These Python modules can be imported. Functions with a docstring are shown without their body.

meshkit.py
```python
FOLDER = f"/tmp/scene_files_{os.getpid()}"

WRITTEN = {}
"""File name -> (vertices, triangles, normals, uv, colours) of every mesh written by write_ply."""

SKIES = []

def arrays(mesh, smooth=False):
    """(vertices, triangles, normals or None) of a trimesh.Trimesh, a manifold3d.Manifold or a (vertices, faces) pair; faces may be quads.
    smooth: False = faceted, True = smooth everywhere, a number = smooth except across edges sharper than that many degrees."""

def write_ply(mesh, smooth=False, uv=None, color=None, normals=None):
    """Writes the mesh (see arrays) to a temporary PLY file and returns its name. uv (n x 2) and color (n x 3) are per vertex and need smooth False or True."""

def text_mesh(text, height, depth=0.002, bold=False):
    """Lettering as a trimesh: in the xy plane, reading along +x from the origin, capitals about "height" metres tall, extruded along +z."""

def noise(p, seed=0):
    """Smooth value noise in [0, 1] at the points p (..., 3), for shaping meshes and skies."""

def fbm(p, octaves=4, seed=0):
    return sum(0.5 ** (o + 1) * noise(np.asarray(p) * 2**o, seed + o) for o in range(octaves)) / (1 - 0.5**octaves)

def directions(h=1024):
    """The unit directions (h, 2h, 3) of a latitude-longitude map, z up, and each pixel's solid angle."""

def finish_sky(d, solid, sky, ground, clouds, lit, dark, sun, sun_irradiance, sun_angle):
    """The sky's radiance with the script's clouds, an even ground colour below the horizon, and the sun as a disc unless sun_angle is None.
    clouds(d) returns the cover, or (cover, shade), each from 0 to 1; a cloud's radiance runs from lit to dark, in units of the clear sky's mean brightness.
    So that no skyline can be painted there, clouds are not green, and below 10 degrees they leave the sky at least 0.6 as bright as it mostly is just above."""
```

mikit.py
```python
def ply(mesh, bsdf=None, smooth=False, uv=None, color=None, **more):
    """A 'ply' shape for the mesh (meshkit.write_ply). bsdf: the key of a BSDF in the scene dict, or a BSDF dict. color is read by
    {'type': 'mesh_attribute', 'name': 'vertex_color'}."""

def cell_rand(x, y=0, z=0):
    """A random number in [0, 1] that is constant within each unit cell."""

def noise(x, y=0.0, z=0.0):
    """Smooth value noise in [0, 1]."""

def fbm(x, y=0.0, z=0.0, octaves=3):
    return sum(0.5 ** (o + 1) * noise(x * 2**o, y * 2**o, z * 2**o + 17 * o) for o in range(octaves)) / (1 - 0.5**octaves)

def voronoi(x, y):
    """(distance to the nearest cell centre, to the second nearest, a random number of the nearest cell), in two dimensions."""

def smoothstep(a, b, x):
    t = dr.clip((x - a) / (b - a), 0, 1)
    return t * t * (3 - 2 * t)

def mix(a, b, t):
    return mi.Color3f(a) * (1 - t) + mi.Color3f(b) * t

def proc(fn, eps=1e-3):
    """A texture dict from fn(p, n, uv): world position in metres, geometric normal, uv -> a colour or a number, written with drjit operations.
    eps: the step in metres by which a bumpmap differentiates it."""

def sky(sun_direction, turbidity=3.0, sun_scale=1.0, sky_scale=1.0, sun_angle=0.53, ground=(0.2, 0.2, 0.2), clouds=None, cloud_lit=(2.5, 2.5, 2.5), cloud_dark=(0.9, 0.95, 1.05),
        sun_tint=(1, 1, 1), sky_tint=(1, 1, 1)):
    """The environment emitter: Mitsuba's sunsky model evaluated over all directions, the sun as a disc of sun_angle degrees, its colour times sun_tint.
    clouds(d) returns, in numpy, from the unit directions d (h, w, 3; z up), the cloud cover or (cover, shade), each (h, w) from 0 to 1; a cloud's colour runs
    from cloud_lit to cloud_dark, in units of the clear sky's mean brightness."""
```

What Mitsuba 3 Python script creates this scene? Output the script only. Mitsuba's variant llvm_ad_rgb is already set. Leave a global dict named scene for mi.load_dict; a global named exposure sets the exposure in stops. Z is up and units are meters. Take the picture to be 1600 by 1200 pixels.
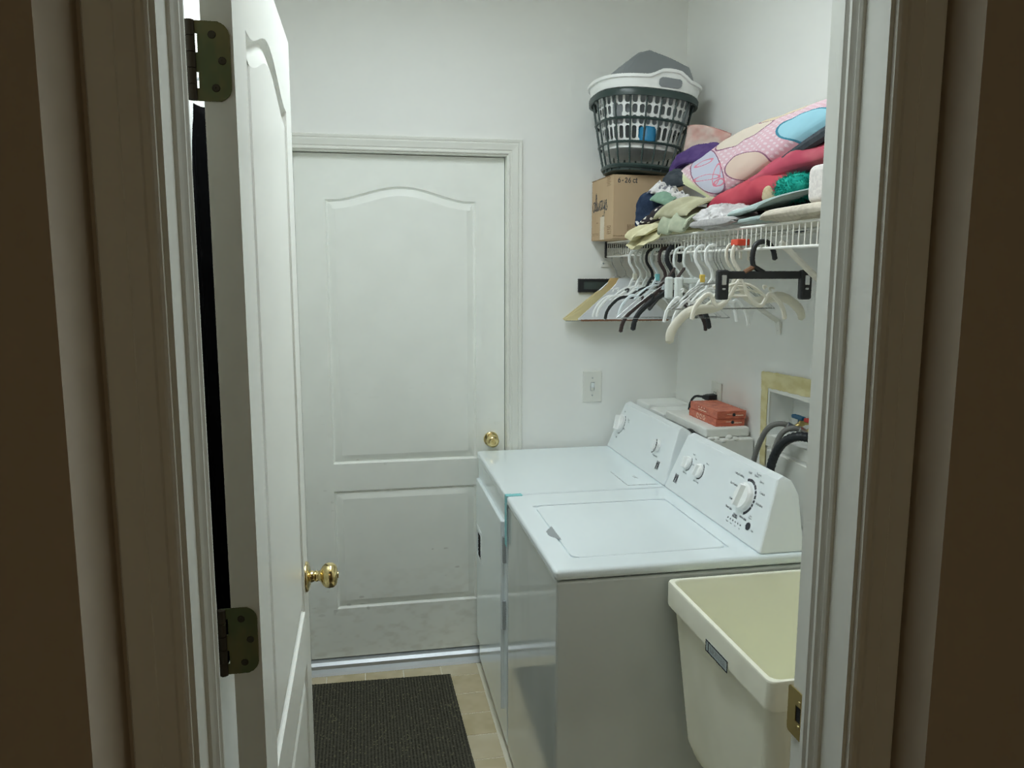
import math
import numpy as np, trimesh, mitsuba as mi, drjit as dr
import mikit, meshkit
from mikit import proc, noise, fbm, cell_rand, smoothstep, mix
from shapely.geometry import Polygon, LineString, Point, box as sbox
from shapely import affinity
from shapely.ops import unary_union
from scipy.interpolate import RectBivariateSpline, CubicSpline

T = mi.ScalarTransform4f
scene, labels = {}, {}

# ------------------------------------------------------------------ camera, lights, exposure
YAW, PITCH, ROLL, CAM_H, HFOV = 0.1886, 0.1435, 0.0013, 1.6122, 65.803
_f = np.array([math.sin(YAW) * math.cos(PITCH), math.cos(YAW) * math.cos(PITCH), -math.sin(PITCH)])
_r = np.array([math.cos(YAW), -math.sin(YAW), 0])
_u = np.cross(_r, _f) * math.cos(ROLL) - _r * math.sin(ROLL)
scene['camera'] = {'type': 'perspective', 'fov': HFOV, 'fov_axis': 'x', 'near_clip': 0.02, 'far_clip': 50.0,
                   'to_world': T().look_at(origin=[0, 0, CAM_H], target=[float(v) for v in np.array([0, 0, CAM_H]) + _f], up=[float(v) for v in _u])}
exposure = 0.80
LAMP = (9.4, 10.4, 10.8)          # ceiling fixture of the laundry room
HALL = (11.0, 9.0, 5.4)       # dim warm fixture of the hallway behind the camera

# ------------------------------------------------------------------ materials
def rgb(c): return {'type': 'rgb', 'value': [float(x) for x in c]}
def lin(c): 
    c = np.asarray(c, float) / 255
    return np.where(c <= .04045, c / 12.92, ((c + .055) / 1.055) ** 2.4)
def mat(name, color, rough=.6, spec=.3, metal=0., **kw):
    col = color if isinstance(color, dict) else rgb(color)
    scene[name] = {'type': 'twosided', 'bsdf': {'type': 'principled', 'base_color': col, 'roughness': rough, 'specular': spec, 'metallic': metal, **kw}}
    return name
def bump(name, tex, scale, color, rough=.6, spec=.3):
    col = color if isinstance(color, dict) else rgb(color)
    scene[name] = {'type': 'twosided', 'bsdf': {'type': 'bumpmap', 'arbitrary': tex, 'scale': scale, 'bsdf': {'type': 'principled', 'base_color': col, 'roughness': rough, 'specular': spec}}}
    return name

mat('m_wall', proc(lambda p, n, uv: mix((.79, .80, .775), (.82, .83, .805), fbm(p.x * 2.3, p.y * 2.3, p.z * 2.3))), .75, .2)
mat('m_hall', (.56, .49, .41), .85, .1)
mat('m_carpet', (.12, .09, .065), .95, .05)
mat('m_ceiling', (.84, .84, .81), .85, .1)
mat('m_trim', (.71, .72, .67), .42, .4)
mat('m_hall_trim', (.77, .77, .72), .5, .35)
def f_door(p, n, uv):
    g = fbm(p.x * 9, p.y * 9, p.z * 7)
    low = smoothstep(.55, .1, p.z) * smoothstep(.45, .75, fbm(p.x * 22, p.y * 4, p.z * 30))
    sc = smoothstep(.80, .88, noise(p.x * 38, p.y * 3, p.z * 60)) * smoothstep(.55, .8, noise(p.x * 7 + 4, 0, p.z * 7)) * smoothstep(1.3, .5, p.z)
    c = mix((.84, .865, .82), (.82, .845, .80), smoothstep(.35, .75, g))
    c = mix(c, (.60, .59, .52), low * .4)
    return mix(c, (.40, .39, .35), sc * .4)
mat('m_door', proc(f_door), .38, .4)
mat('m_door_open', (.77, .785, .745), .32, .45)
mat('m_enamel', (.68, .745, .765), .09, .8)
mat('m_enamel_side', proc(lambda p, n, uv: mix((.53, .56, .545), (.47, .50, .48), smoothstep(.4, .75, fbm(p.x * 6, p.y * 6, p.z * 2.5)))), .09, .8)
mat('m_plastic_white', (.76, .81, .825), .3, .45)
mat('m_knob_white', (.86, .88, .87), .28, .5)
mat('m_shadow_gap', (.03, .03, .03), .8, .1)
mat('m_print', (.03, .032, .04), .5, .2)
mat('m_print_grey', (.30, .33, .34), .5, .2)
mat('m_black', (.018, .02, .022), .42, .4)
mat('m_black_cloth', (.009, .009, .011), .95, .05)
mat('m_brass', (.80, .66, .33), .16, .5, 1.)
mat('m_brass_dull', (.60, .47, .20), .35, .5, 1.)
mat('m_steel', (.62, .64, .66), .3, .5, 1.)
mat('m_zinc', (.62, .65, .68), .42, .5, .9)
mat('m_hinge', proc(lambda p, n, uv: mix((.10, .13, .055), (.16, .145, .06), smoothstep(.35, .7, fbm(p.x * 60, p.y * 60, p.z * 28)))), .5, .5, .25)
mat('m_hinge_dark', (.062, .05, .034), .5, .4, .3)
mat('m_screw', (.045, .04, .024), .45, .4, .4)
mat('m_sink', proc(lambda p, n, uv: mix((.86, .86, .73), (.78, .78, .64), smoothstep(.42, .8, fbm(p.x * 7, p.y * 7, p.z * 4)))), .42, .35)
mat('m_tape_teal', (.20, .52, .55), .4, .3)
mat('m_masking', proc(lambda p, n, uv: mix((.72, .66, .40), (.60, .53, .27), smoothstep(.3, .75, fbm(p.x * 30, p.y * 24, p.z * 40)))), .8, .1)
mat('m_wire', (.74, .74, .69), .4, .4)
mat('m_grout', (.80, .76, .63), .8, .1)
for i, (a, b) in enumerate([((.55, .47, .30), (.63, .55, .38)), ((.50, .42, .25), (.60, .51, .34)), ((.58, .50, .34), (.65, .58, .42))]):
    mat(f'm_tile_{i}', proc(lambda p, n, uv, a=a, b=b, i=i: mix(a, b, smoothstep(.3, .7, fbm(p.x * 13 + 5 * i, p.y * 13, 1.7 * i)))), .45, .35)
def f_mat(p, n, uv):
    rib = .5 + .5 * dr.sin(p.x * 2 * math.pi / .0115)
    fl = cell_rand(p.x / .0055, p.y / .006)
    c = mix((.032, .030, .024), (.115, .110, .085), rib * .55 + .35 * fl)
    return mix(c, (.15, .145, .09), .7 * smoothstep(.93, .97, cell_rand(p.x / .0052, p.y / .0075, 3)))
mat('m_mat', proc(f_mat), .95, .05)
mat('m_cardboard', proc(lambda p, n, uv: mix((.46, .33, .20), (.52, .385, .25), fbm(p.x * 25, p.y * 25, p.z * 4))), .8, .1)
mat('m_cardboard_dark', (.30, .20, .12), .85, .1)
mat('m_box_tape', (.62, .54, .42), .35, .4)
mat('m_green_plastic', (.028, .048, .044), .32, .45)
mat('m_basket_white', (.80, .82, .80), .4, .4)
mat('m_grey_plastic', (.22, .24, .25), .3, .45)
mat('m_blue', (.02, .19, .36), .35, .4)
mat('m_foam', proc(lambda p, n, uv: mix((.76, .77, .74), (.70, .71, .67), fbm(p.x * 40, p.y * 40, p.z * 40))), .6, .2)
mat('m_orange', proc(lambda p, n, uv: mix((.60, .17, .10), (.48, .12, .075), smoothstep(.3, .7, fbm(p.x * 60, p.y * 60, p.z * 90)))), .4, .35)
mat('m_orange_light', (.78, .50, .38), .4, .3)
mat('m_hose_grey', (.20, .20, .19), .5, .3)
mat('m_label', (.36, .42, .42), .5, .3)
mat('m_hose_black', (.022, .026, .03), .4, .4)
mat('m_red', (.50, .04, .03), .4, .4)
mat('m_red_tag', (.62, .07, .035), .4, .3)
mat('m_valve_blue', (.02, .10, .19), .4, .4)
mat('m_display', (.055, .075, .07), .2, .5)
mat('m_hanger_white', (.78, .80, .78), .35, .4)
mat('m_hanger_blue', (.72, .80, .82), .35, .4)
mat('m_hanger_ivory', (.76, .74, .64), .4, .4)
mat('m_hanger_cream', (.62, .60, .50), .45, .35)
mat('m_hanger_grey', (.62, .66, .63), .3, .4)
mat('m_hanger_brown', (.05, .035, .033), .4, .4)
mat('m_wire_steel', (.36, .37, .36), .35, .5, .9)
mat('m_paper_white', proc(lambda p, n, uv: mix((.70, .72, .74), (.62, .64, .66), fbm(p.x * 18, p.y * 5, p.z * 18))), .8, .1)
mat('m_paper_tan', proc(lambda p, n, uv: mix((.66, .58, .33), (.64, .42, .17), smoothstep(1.50, 1.58, p.z) * .8)), .8, .1)
mat('m_tube_brown', (.22, .12, .075), .8, .1)
mat('m_yellow_tag', (.62, .45, .10), .5, .3)
def cloth(name, a, b, s=40., rough=.95):
    mat(name, proc(lambda p, n, uv: mix(a, b, smoothstep(.3, .7, fbm(p.x * s, p.y * s, p.z * s)))), rough, .05)
cloth('m_cream', (.60, .57, .38), (.54, .50, .31))
cloth('m_olive', (.40, .39, .27), (.34, .33, .22))
cloth('m_sage', (.40, .43, .32), (.33, .37, .27))
cloth('m_navy', (.022, .035, .068), (.035, .052, .09), 60)
cloth('m_slate', (.045, .055, .065), (.07, .08, .09), 60)
cloth('m_purple', (.085, .05, .17), (.12, .075, .21))
cloth('m_green_cloth', (.23, .36, .27), (.19, .30, .23))
cloth('m_pouch', (.70, .56, .50), (.62, .34, .30), 22)
cloth('m_grey_towel', (.40, .39, .38), (.34, .33, .33), 120)
cloth('m_towel_white', (.66, .63, .60), (.56, .53, .51), 160)
cloth('m_beige', (.50, .46, .38), (.43, .39, .32), 120)
cloth('m_bluegreen', (.34, .42, .40), (.29, .36, .35), 50)
cloth('m_teal', (.012, .26, .21), (.03, .38, .30), 60)
cloth('m_tan', (.42, .33, .20), (.52, .43, .29), 60)
cloth('m_redpink', (.47, .075, .10), (.36, .045, .07), 14, .5)
cloth('m_rose', (.42, .07, .11), (.50, .13, .16), 14, .5)
def f_lace(p, n, uv):
    v = noise(p.x * 110, p.y * 110, p.z * 110)
    return mix((.70, .69, .68), (.22, .22, .25), smoothstep(.62, .70, v))
mat('m_lace', proc(f_lace), .9, .05)
def f_pattern(p, n, uv):
    v = noise(p.x * 95 + p.z * 60, p.y * 60, p.z * 95 - p.x * 60)
    return mix((.045, .04, .045), (.62, .58, .53), smoothstep(.58, .64, v))
mat('m_pattern', proc(f_pattern), .9, .05)
mat('m_film', proc(lambda p, n, uv: mix((.44, .42, .42), (.58, .57, .57), smoothstep(.35, .7, fbm(p.x * 45, p.y * 45, p.z * 70)))), .22, .5)

# ------------------------------------------------------------------ mesh helpers
ICO = trimesh.creation.icosphere(subdivisions=2).vertices
ICO1 = trimesh.creation.icosphere(subdivisions=1).vertices
def cat(*ms): return trimesh.util.concatenate([m for m in ms])
def hull(points, r=0.0, ico=ICO):
    P = np.asarray(points, float)
    if r > 0: P = (P[:, None, :] + r * ico[None]).reshape(-1, 3)
    return trimesh.convex.convex_hull(P)
def rbox(x0, x1, y0, y1, z0, z1, r=.004, ico=ICO):
    r = min(r, (x1 - x0) / 2.001, (y1 - y0) / 2.001, (z1 - z0) / 2.001)
    P = [(x, y, z) for x in (x0 + r, x1 - r) for y in (y0 + r, y1 - r) for z in (z0 + r, z1 - r)]
    return hull(P, r, ico)
def bx(x0, x1, y0, y1, z0, z1):
    m = trimesh.creation.box((x1 - x0, y1 - y0, z1 - z0)); m.apply_translation(((x0 + x1) / 2, (y0 + y1) / 2, (z0 + z1) / 2)); return m
def cbox(x0, x1, y0, y1, z0, z1, c=.002):
    P = []
    for sx in (0, 1):
        for sy in (0, 1):
            for sz in (0, 1):
                X, Y, Z = (x0, x1)[sx], (y0, y1)[sy], (z0, z1)[sz]
                dx, dy, dz = (c, -c)[sx], (c, -c)[sy], (c, -c)[sz]
                P += [(X, Y + dy, Z + dz), (X + dx, Y, Z + dz), (X + dx, Y + dy, Z)]
    return hull(P)
def extr(poly, h):
    gs = getattr(poly, 'geoms', [poly])
    return cat(*[trimesh.creation.extrude_polygon(g, h, engine='earcut') for g in gs if g.area > 1e-10])
def frame(m, o, ex, ey, ez):
    M = np.eye(4); M[:3, 0], M[:3, 1], M[:3, 2], M[:3, 3] = ex, ey, ez, o
    m = m.copy(); m.apply_transform(M)
    return m
def vprofile(pts, z0, z1):
    """plan-view polygon extruded upward"""
    m = extr(Polygon(pts), z1 - z0); m.apply_translation((0, 0, z0)); return m
def smooth_path(P, n=8, closed=False):
    P = np.asarray(P, float)
    if len(P) < 3: return P
    d = np.r_[0, np.cumsum(np.linalg.norm(np.diff(P, axis=0), axis=1) ** .5)]
    return CubicSpline(d, P, bc_type='natural')(np.linspace(0, d[-1], (len(P) - 1) * n + 1))
def tube(P, r, k=8, n=6, smooth=True, flat=(1, 1), cap=True):
    P = smooth_path(P, n) if smooth else np.asarray(P, float)
    r = np.broadcast_to(np.asarray(r, float), (len(P),)) if np.ndim(r) == 0 else np.interp(np.linspace(0, 1, len(P)), np.linspace(0, 1, len(r)), r)
    t = np.gradient(P, axis=0); t /= np.linalg.norm(t, axis=1, keepdims=True) + 1e-12
    up = np.array([0, 1., 0]) if abs(t[0][1]) < .9 else np.array([1., 0, 0])
    a = up - t[0] * (up @ t[0]); a /= np.linalg.norm(a)
    V = []
    ang = np.arange(k) * 2 * np.pi / k
    for i in range(len(P)):
        a = a - t[i] * (a @ t[i]); a /= np.linalg.norm(a); b = np.cross(t[i], a)
        V.append(P[i] + r[i] * (np.cos(ang)[:, None] * a * flat[0] + np.sin(ang)[:, None] * b * flat[1]))
    V = np.vstack(V); F = []
    for i in range(len(P) - 1):
        for j in range(k):
            A, B = i * k + j, i * k + (j + 1) % k
            F += [(A, B, B + k), (A, B + k, A + k)]
    if cap:
        V = np.vstack([V, P[0] - t[0] * r[0] * .5, P[-1] + t[-1] * r[-1] * .5]); c0, c1, L = len(V) - 2, len(V) - 1, (len(P) - 1) * k
        for j in range(k): F += [(c0, (j + 1) % k, j), (c1, L + j, L + (j + 1) % k)]
    return trimesh.Trimesh(V, F, process=False)
def lathe(prof, k=32):
    """(radius, height) profile about z"""
    return trimesh.creation.revolve(np.asarray(prof, float), sections=k)
def loft(rings, cap0=True, cap1=True, flip=False):
    R = [np.asarray(r, float) for r in rings]; n = len(R[0]); V = np.vstack(R); F = []
    for i in range(len(R) - 1):
        for j in range(n):
            a, b = i * n + j, i * n + (j + 1) % n
            F += [(a, b, b + n), (a, b + n, a + n)]
    for on, base in ((cap0, 0), (cap1, (len(R) - 1) * n)):
        if on:
            V = np.vstack([V, V[base:base + n].mean(0)]); c = len(V) - 1
            for j in range(n):
                t = (c, base + (j + 1) % n, base + j) if base == 0 else (c, base + j, base + (j + 1) % n)
                F.append(t)
    F = np.array(F)
    if flip: F = F[:, ::-1]
    return trimesh.Trimesh(V, F, process=False)
def rrect(x0, x1, y0, y1, r, n=6):
    out = []
    for cx, cy, a0 in ((x1 - r, y1 - r, 0), (x0 + r, y1 - r, 90), (x0 + r, y0 + r, 180), (x1 - r, y0 + r, 270)):
        for k in range(n + 1):
            a = math.radians(a0 + 90 * k / n); out.append((cx + r * math.cos(a), cy + r * math.sin(a)))
    return np.array(out)
def patch(grid, thick, n=54, m=54, amp=0., freq=18., seed=0, bulge=0., edge=.35, wave=0., wdir=0, wfreq=3.):
    """a piece of cloth or a cushion over a grid of control points: rounded edges, thickness, small folds"""
    G = np.asarray(grid, float); a, b = G.shape[:2]
    u, v = np.linspace(0, 1, n), np.linspace(0, 1, m)
    S = np.stack([RectBivariateSpline(np.linspace(0, 1, a), np.linspace(0, 1, b), G[..., k], kx=min(3, a - 1), ky=min(3, b - 1))(u, v) for k in range(3)], -1)
    du, dv = np.gradient(S, axis=0), np.gradient(S, axis=1)
    N = np.cross(du, dv); N /= np.linalg.norm(N, axis=-1, keepdims=True) + 1e-12
    U, Vv = np.meshgrid(u, v, indexing='ij')
    prof = np.clip(1 - np.abs(2 * U - 1) ** (2 / edge), 0, 1) ** .5 * np.clip(1 - np.abs(2 * Vv - 1) ** (2 / edge), 0, 1) ** .5
    h = thick * prof + bulge * (4 * U * (1 - U) * 4 * Vv * (1 - Vv)) ** .6
    w = wave * np.sin(wfreq * 2 * np.pi * (U if wdir == 0 else Vv) + 3 * meshkit.fbm(S * 5, 2, seed + 9))
    amp = amp * 1.7
    f = amp * (meshkit.fbm(S * freq, 3, seed) - .5) * 2 * (0.25 + .75 * prof)
    cr = amp * .8 * np.abs(meshkit.noise(S * freq * .7, seed + 5) - .5) * 2
    A = S + N * (h / 2 + f + w - cr)[..., None]
    B = S - N * (h / 2 - w * .8)[..., None]
    idx = np.arange(n * m).reshape(n, m); F = []
    q = lambda I: np.stack([I[:-1, :-1], I[1:, :-1], I[1:, 1:], I[:-1, 1:]], -1).reshape(-1, 4)
    fa, fb = q(idx), q(idx + n * m)[:, ::-1]
    rim = np.r_[idx[:, 0], idx[-1, 1:], idx[-2::-1, -1], idx[0, -2:0:-1]]; k = len(rim)
    side = np.array([(rim[(i + 1) % k], rim[i], rim[i] + n * m, rim[(i + 1) % k] + n * m) for i in range(k)])
    F = np.vstack([fa, fb, side]); F = np.vstack([F[:, [0, 1, 2]], F[:, [0, 2, 3]]])
    mesh = trimesh.Trimesh(np.vstack([A.reshape(-1, 3), B.reshape(-1, 3)]), F, process=False)
    uv = np.stack([U, Vv], -1).reshape(-1, 2)
    mesh.metadata['uv2'] = np.vstack([uv, uv])
    return mesh
def lump(c, rad, amp=.2, freq=14, seed=0, sub=4, power=2.4):
    m = trimesh.creation.icosphere(subdivisions=sub); d = m.vertices / (np.sum(np.abs(m.vertices) ** power, 1) ** (1 / power))[:, None]
    P = d * np.asarray(rad)
    k = 1 + amp * (2 * meshkit.fbm((P + 3) * freq, 4, seed) - 1) - amp * 1.2 * np.abs(2 * meshkit.noise((P + 7) * freq * .8, seed + 3) - 1) ** .7 * .5
    m.vertices = np.asarray(c) + P * k[:, None]
    return m
def grid_rows(*rows): return np.array(rows, float)

# ------------------------------------------------------------------ scene registration
def numbered(name):
    if not any(k == name or k.startswith(name + '__') for k in list(scene) + list(labels)): return name
    i = 1
    while any(k == f'{name}_{i:03d}' or k.startswith(f'{name}_{i:03d}__') for k in list(scene) + list(labels)): i += 1
    return f'{name}_{i:03d}'
def put(key, mesh, m, smooth=30, xf=None, uv=None):
    d = mesh if isinstance(mesh, dict) else mikit.ply(mesh, m, smooth, uv=uv)
    if isinstance(mesh, dict) and m: d = {**d, 'bsdf': {'type': 'ref', 'id': m}}
    if xf is not None: d = {**d, 'to_world': xf}
    scene[key] = d
    return key
def thing(name, label, category, group=None, kind=None):
    key = numbered(name)
    labels[key] = {'label': label, 'category': category}
    if group: labels[key]['group'] = group
    if kind: labels[key]['kind'] = kind
    return key
def part(parent, name, mesh, m, smooth=30, label=None, kind=None, xf=None, uv=None):
    base = f'{parent}__{name}'; key = base; i = 0
    while key in scene or key in labels: i += 1; key = f'{base}_{i:03d}'
    put(key, mesh, m, smooth, xf, uv)
    if label or kind: labels[key] = {**({'label': label} if label else {}), **({'kind': kind} if kind else {})}
    return key
def single(name, mesh, m, label, category, group=None, kind=None, smooth=30, uv=None):
    key = thing(name, label, category, group, kind); put(key, mesh, m, smooth, uv=uv); return key
def struct(name, mesh, m, label, smooth=30):
    put(name, mesh, m, smooth); labels[name] = {'label': label, 'kind': 'structure'}; return name
def sthing(name, label): labels[name] = {'label': label, 'kind': 'structure'}; return name

# ------------------------------------------------------------------ room shell
XL, XR = -.183, .589           # jamb faces of the near doorway
YA, YB = .838, .953            # hall face and laundry face of the near wall
WY, RX, LX, CZ = 3.065, 1.28, -.345, 2.70
HX0, HX1, YL, YR = -.252, .656, .729, .772         # returns of the hallway wall beside the doorway
DX0, DX1, DZ0, DZ1, DY = -.2315, .5614, .050, 2.040, 3.106   # far door leaf

wall_far = trimesh.boolean.difference([bx(LX - .1, RX + .1, WY, WY + .11, 0, CZ), bx(DX0 - .012, DX1 + .012, WY - .1, WY + .3, -.1, DZ1 + .012)], engine='manifold')
struct('wall_far', wall_far, 'm_wall', 'off-white far wall around the closed door', False)
wall_right = trimesh.boolean.difference([bx(RX, RX + .12, YB - .1, WY + .11, 0, CZ), bx(RX - .1, RX + .085, 2.01, 2.300, 1.083, 1.236)], engine='manifold')
struct('wall_right', wall_right, 'm_wall', 'off-white right wall behind shelf and appliances', False)
struct('wall_left', bx(LX - .1, LX, YB - .05, WY + .11, 0, CZ), 'm_wall', 'off-white wall behind the open door', False)
near = cat(bx(LX - .1, XL - .018, YA, YB, 0, CZ), bx(XR + .018, RX + .12, YA, YB, 0, CZ), bx(XL - .018, XR + .018, YA, YB, 2.092, CZ))
struct('wall_near', near, 'm_hall', 'dim hallway wall around the near doorway', False)
struct('wall_hall_left', bx(-1.70, HX0, YL, YA - .0005, 0, 2.44), 'm_hall', 'dark hallway wall return at the left edge', False)
struct('wall_hall_right', bx(HX1, 2.00, YR, YA - .0005, 0, 2.44), 'm_hall', 'dark hallway wall return at the right edge', False)
struct('wall_hall_back', bx(-1.80, 2.10, -3.1, -3.0, 0, 2.44), 'm_hall', 'hallway wall behind the camera', False)
struct('wall_hall_side', bx(-1.80, -1.70, -3.0, YA, 0, 2.44), 'm_hall', 'hallway wall far to the left', False)
struct('wall_hall_end', bx(2.00, 2.10, -3.0, YA, 0, 2.44), 'm_hall', 'hallway wall far to the right', False)
struct('ceiling', cat(bx(LX - .1, RX + .12, YB - .05, WY + .11, CZ, CZ + .08), bx(-1.80, 2.10, -3.1, YA, 2.44, 2.52)), 'm_ceiling', 'white ceiling of laundry room and hallway', False)
struct('floor', cat(bx(LX - .1, RX + .12, YA, WY + .2, -.08, -.002), bx(-1.80, 2.10, -3.1, YA, -.08, -.002)), 'm_grout', 'floor of beige square tiles', False)
struct('floor_hall', bx(-1.70, 2.00, -3.0, YB, -.0015, .004), 'm_carpet', 'brown hallway carpet ending at the doorway', False)
TX, TY = .1515, .1405
tile = mikit.ply(cbox(-TX / 2 + .0024, TX / 2 - .0024, -TY / 2 + .0024, TY / 2 - .0024, -.005, 0, .0008), 'm_tile_0', False)
rng = np.random.default_rng(4)
for ix in range(-1, 4):
    for iy in range(0, 14):
        x0, y1 = -.170 + ix * TX, 2.966 + TY - iy * TY
        xc, yc = x0 + TX / 2, y1 - TY / 2
        if yc < 1.1: continue
        part('floor', 'tile', tile, f'm_tile_{rng.integers(3)}', xf=T().translate([xc, yc, float(rng.uniform(-.0004, .0002))]))

# near doorway: jambs, stops, hall casings
def side_jamb(name, x, s, label):
    """s=+1: jamb whose face looks towards +x"""
    X = lambda d: x + s * d
    t = sthing(name, label)
    jm = [(X(-.018), YA - .001), (X(0), YA - .001), (X(0), YB + .001), (X(-.018), YB + .001)]
    put(t + '__jamb', vprofile(jm if s > 0 else jm[::-1], 0, 2.074), 'm_trim', False)
    st = [(X(-.002), .915), (X(.011), .915), (X(.0115), .907), (X(.0095), .904), (X(.0085), .902), (X(.0095), .900), (X(.0095), .896), (X(.0065), .892), (X(.005), .889), (X(.006), .887), (X(.004), .883), (X(-.002), .882)]
    put(t + '__stop', vprofile(st, 0, 2.062), 'm_trim', 25)
    y = YA
    cs = [(X(-.005), y), (X(-.005), y - .008), (X(-.008), y - .010), (X(-.011), y - .0085), (X(-.016), y - .009), (X(-.018), y - .0115), (X(-.034), y - .013), (X(-.036), y - .0115), (X(-.040), y - .013), (X(-.055), y - .0155), (X(-.060), y - .015), (X(-.062), y - .012), (X(-.062), y)]
    put(t + '__hall_casing', vprofile(cs, 0, 2.13), 'm_hall_trim', 25)
    cl = [(X(-.008), YB), (X(-.008), YB + .008), (X(-.02), YB + .011), (X(-.055), YB + .014), (X(-.062), YB + .012), (X(-.062), YB)]
    put(t + '__casing', vprofile(cl, 0, 2.13), 'm_trim', 25)
    return t
jl = side_jamb('trim_1', XL, 1, 'left jamb of the near doorway with moulded stop')
jr = side_jamb('trim_2', XR, -1, 'right jamb of the near doorway with strike plate')
t = sthing('trim_3', 'head jamb over the near doorway')
put(t + '__jamb', bx(XL - .018, XR + .018, YA, YB, 2.074, 2.092), 'm_trim', False)
put(t + '__stop', bx(XL + .0115, XR - .0115, .884, .915, 2.062, 2.0745), 'm_trim', False)
put(t + '__hall_casing', bx(XL - .067, XR + .067, YA - .015, YA - .0005, 2.131, 2.19), 'm_hall_trim', False)
# strike plate on the right jamb
sp = sbox(0, 0, .030, .058).buffer(.006).difference(sbox(.014, .018, .027, .042))
sp_m = frame(extr(sp, .0016), (XR - .0015, .9565, .966), (0, -1, 0), (0, 0, 1), (-1, 0, 0))
sk = part(jr, 'strike_plate', sp_m, 'm_brass_dull', False, label='brass strike plate')
part(sk, 'latch_hole', frame(extr(sbox(.0135, .0175, .0275, .0425), .0008), (XR - .0009, .9565, .966), (0, -1, 0), (0, 0, 1), (-1, 0, 0)), 'm_shadow_gap', False)
for zz in (.978, 1.014):
    part(sk, 'screw', frame(lathe([(0, 0), (.004, 0), (.0032, .001), (0, .0012)], 14), (XR - .003, .933, zz), (0, 1, 0), (0, 0, 1), (-1, 0, 0)), 'm_brass', 30)

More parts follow.
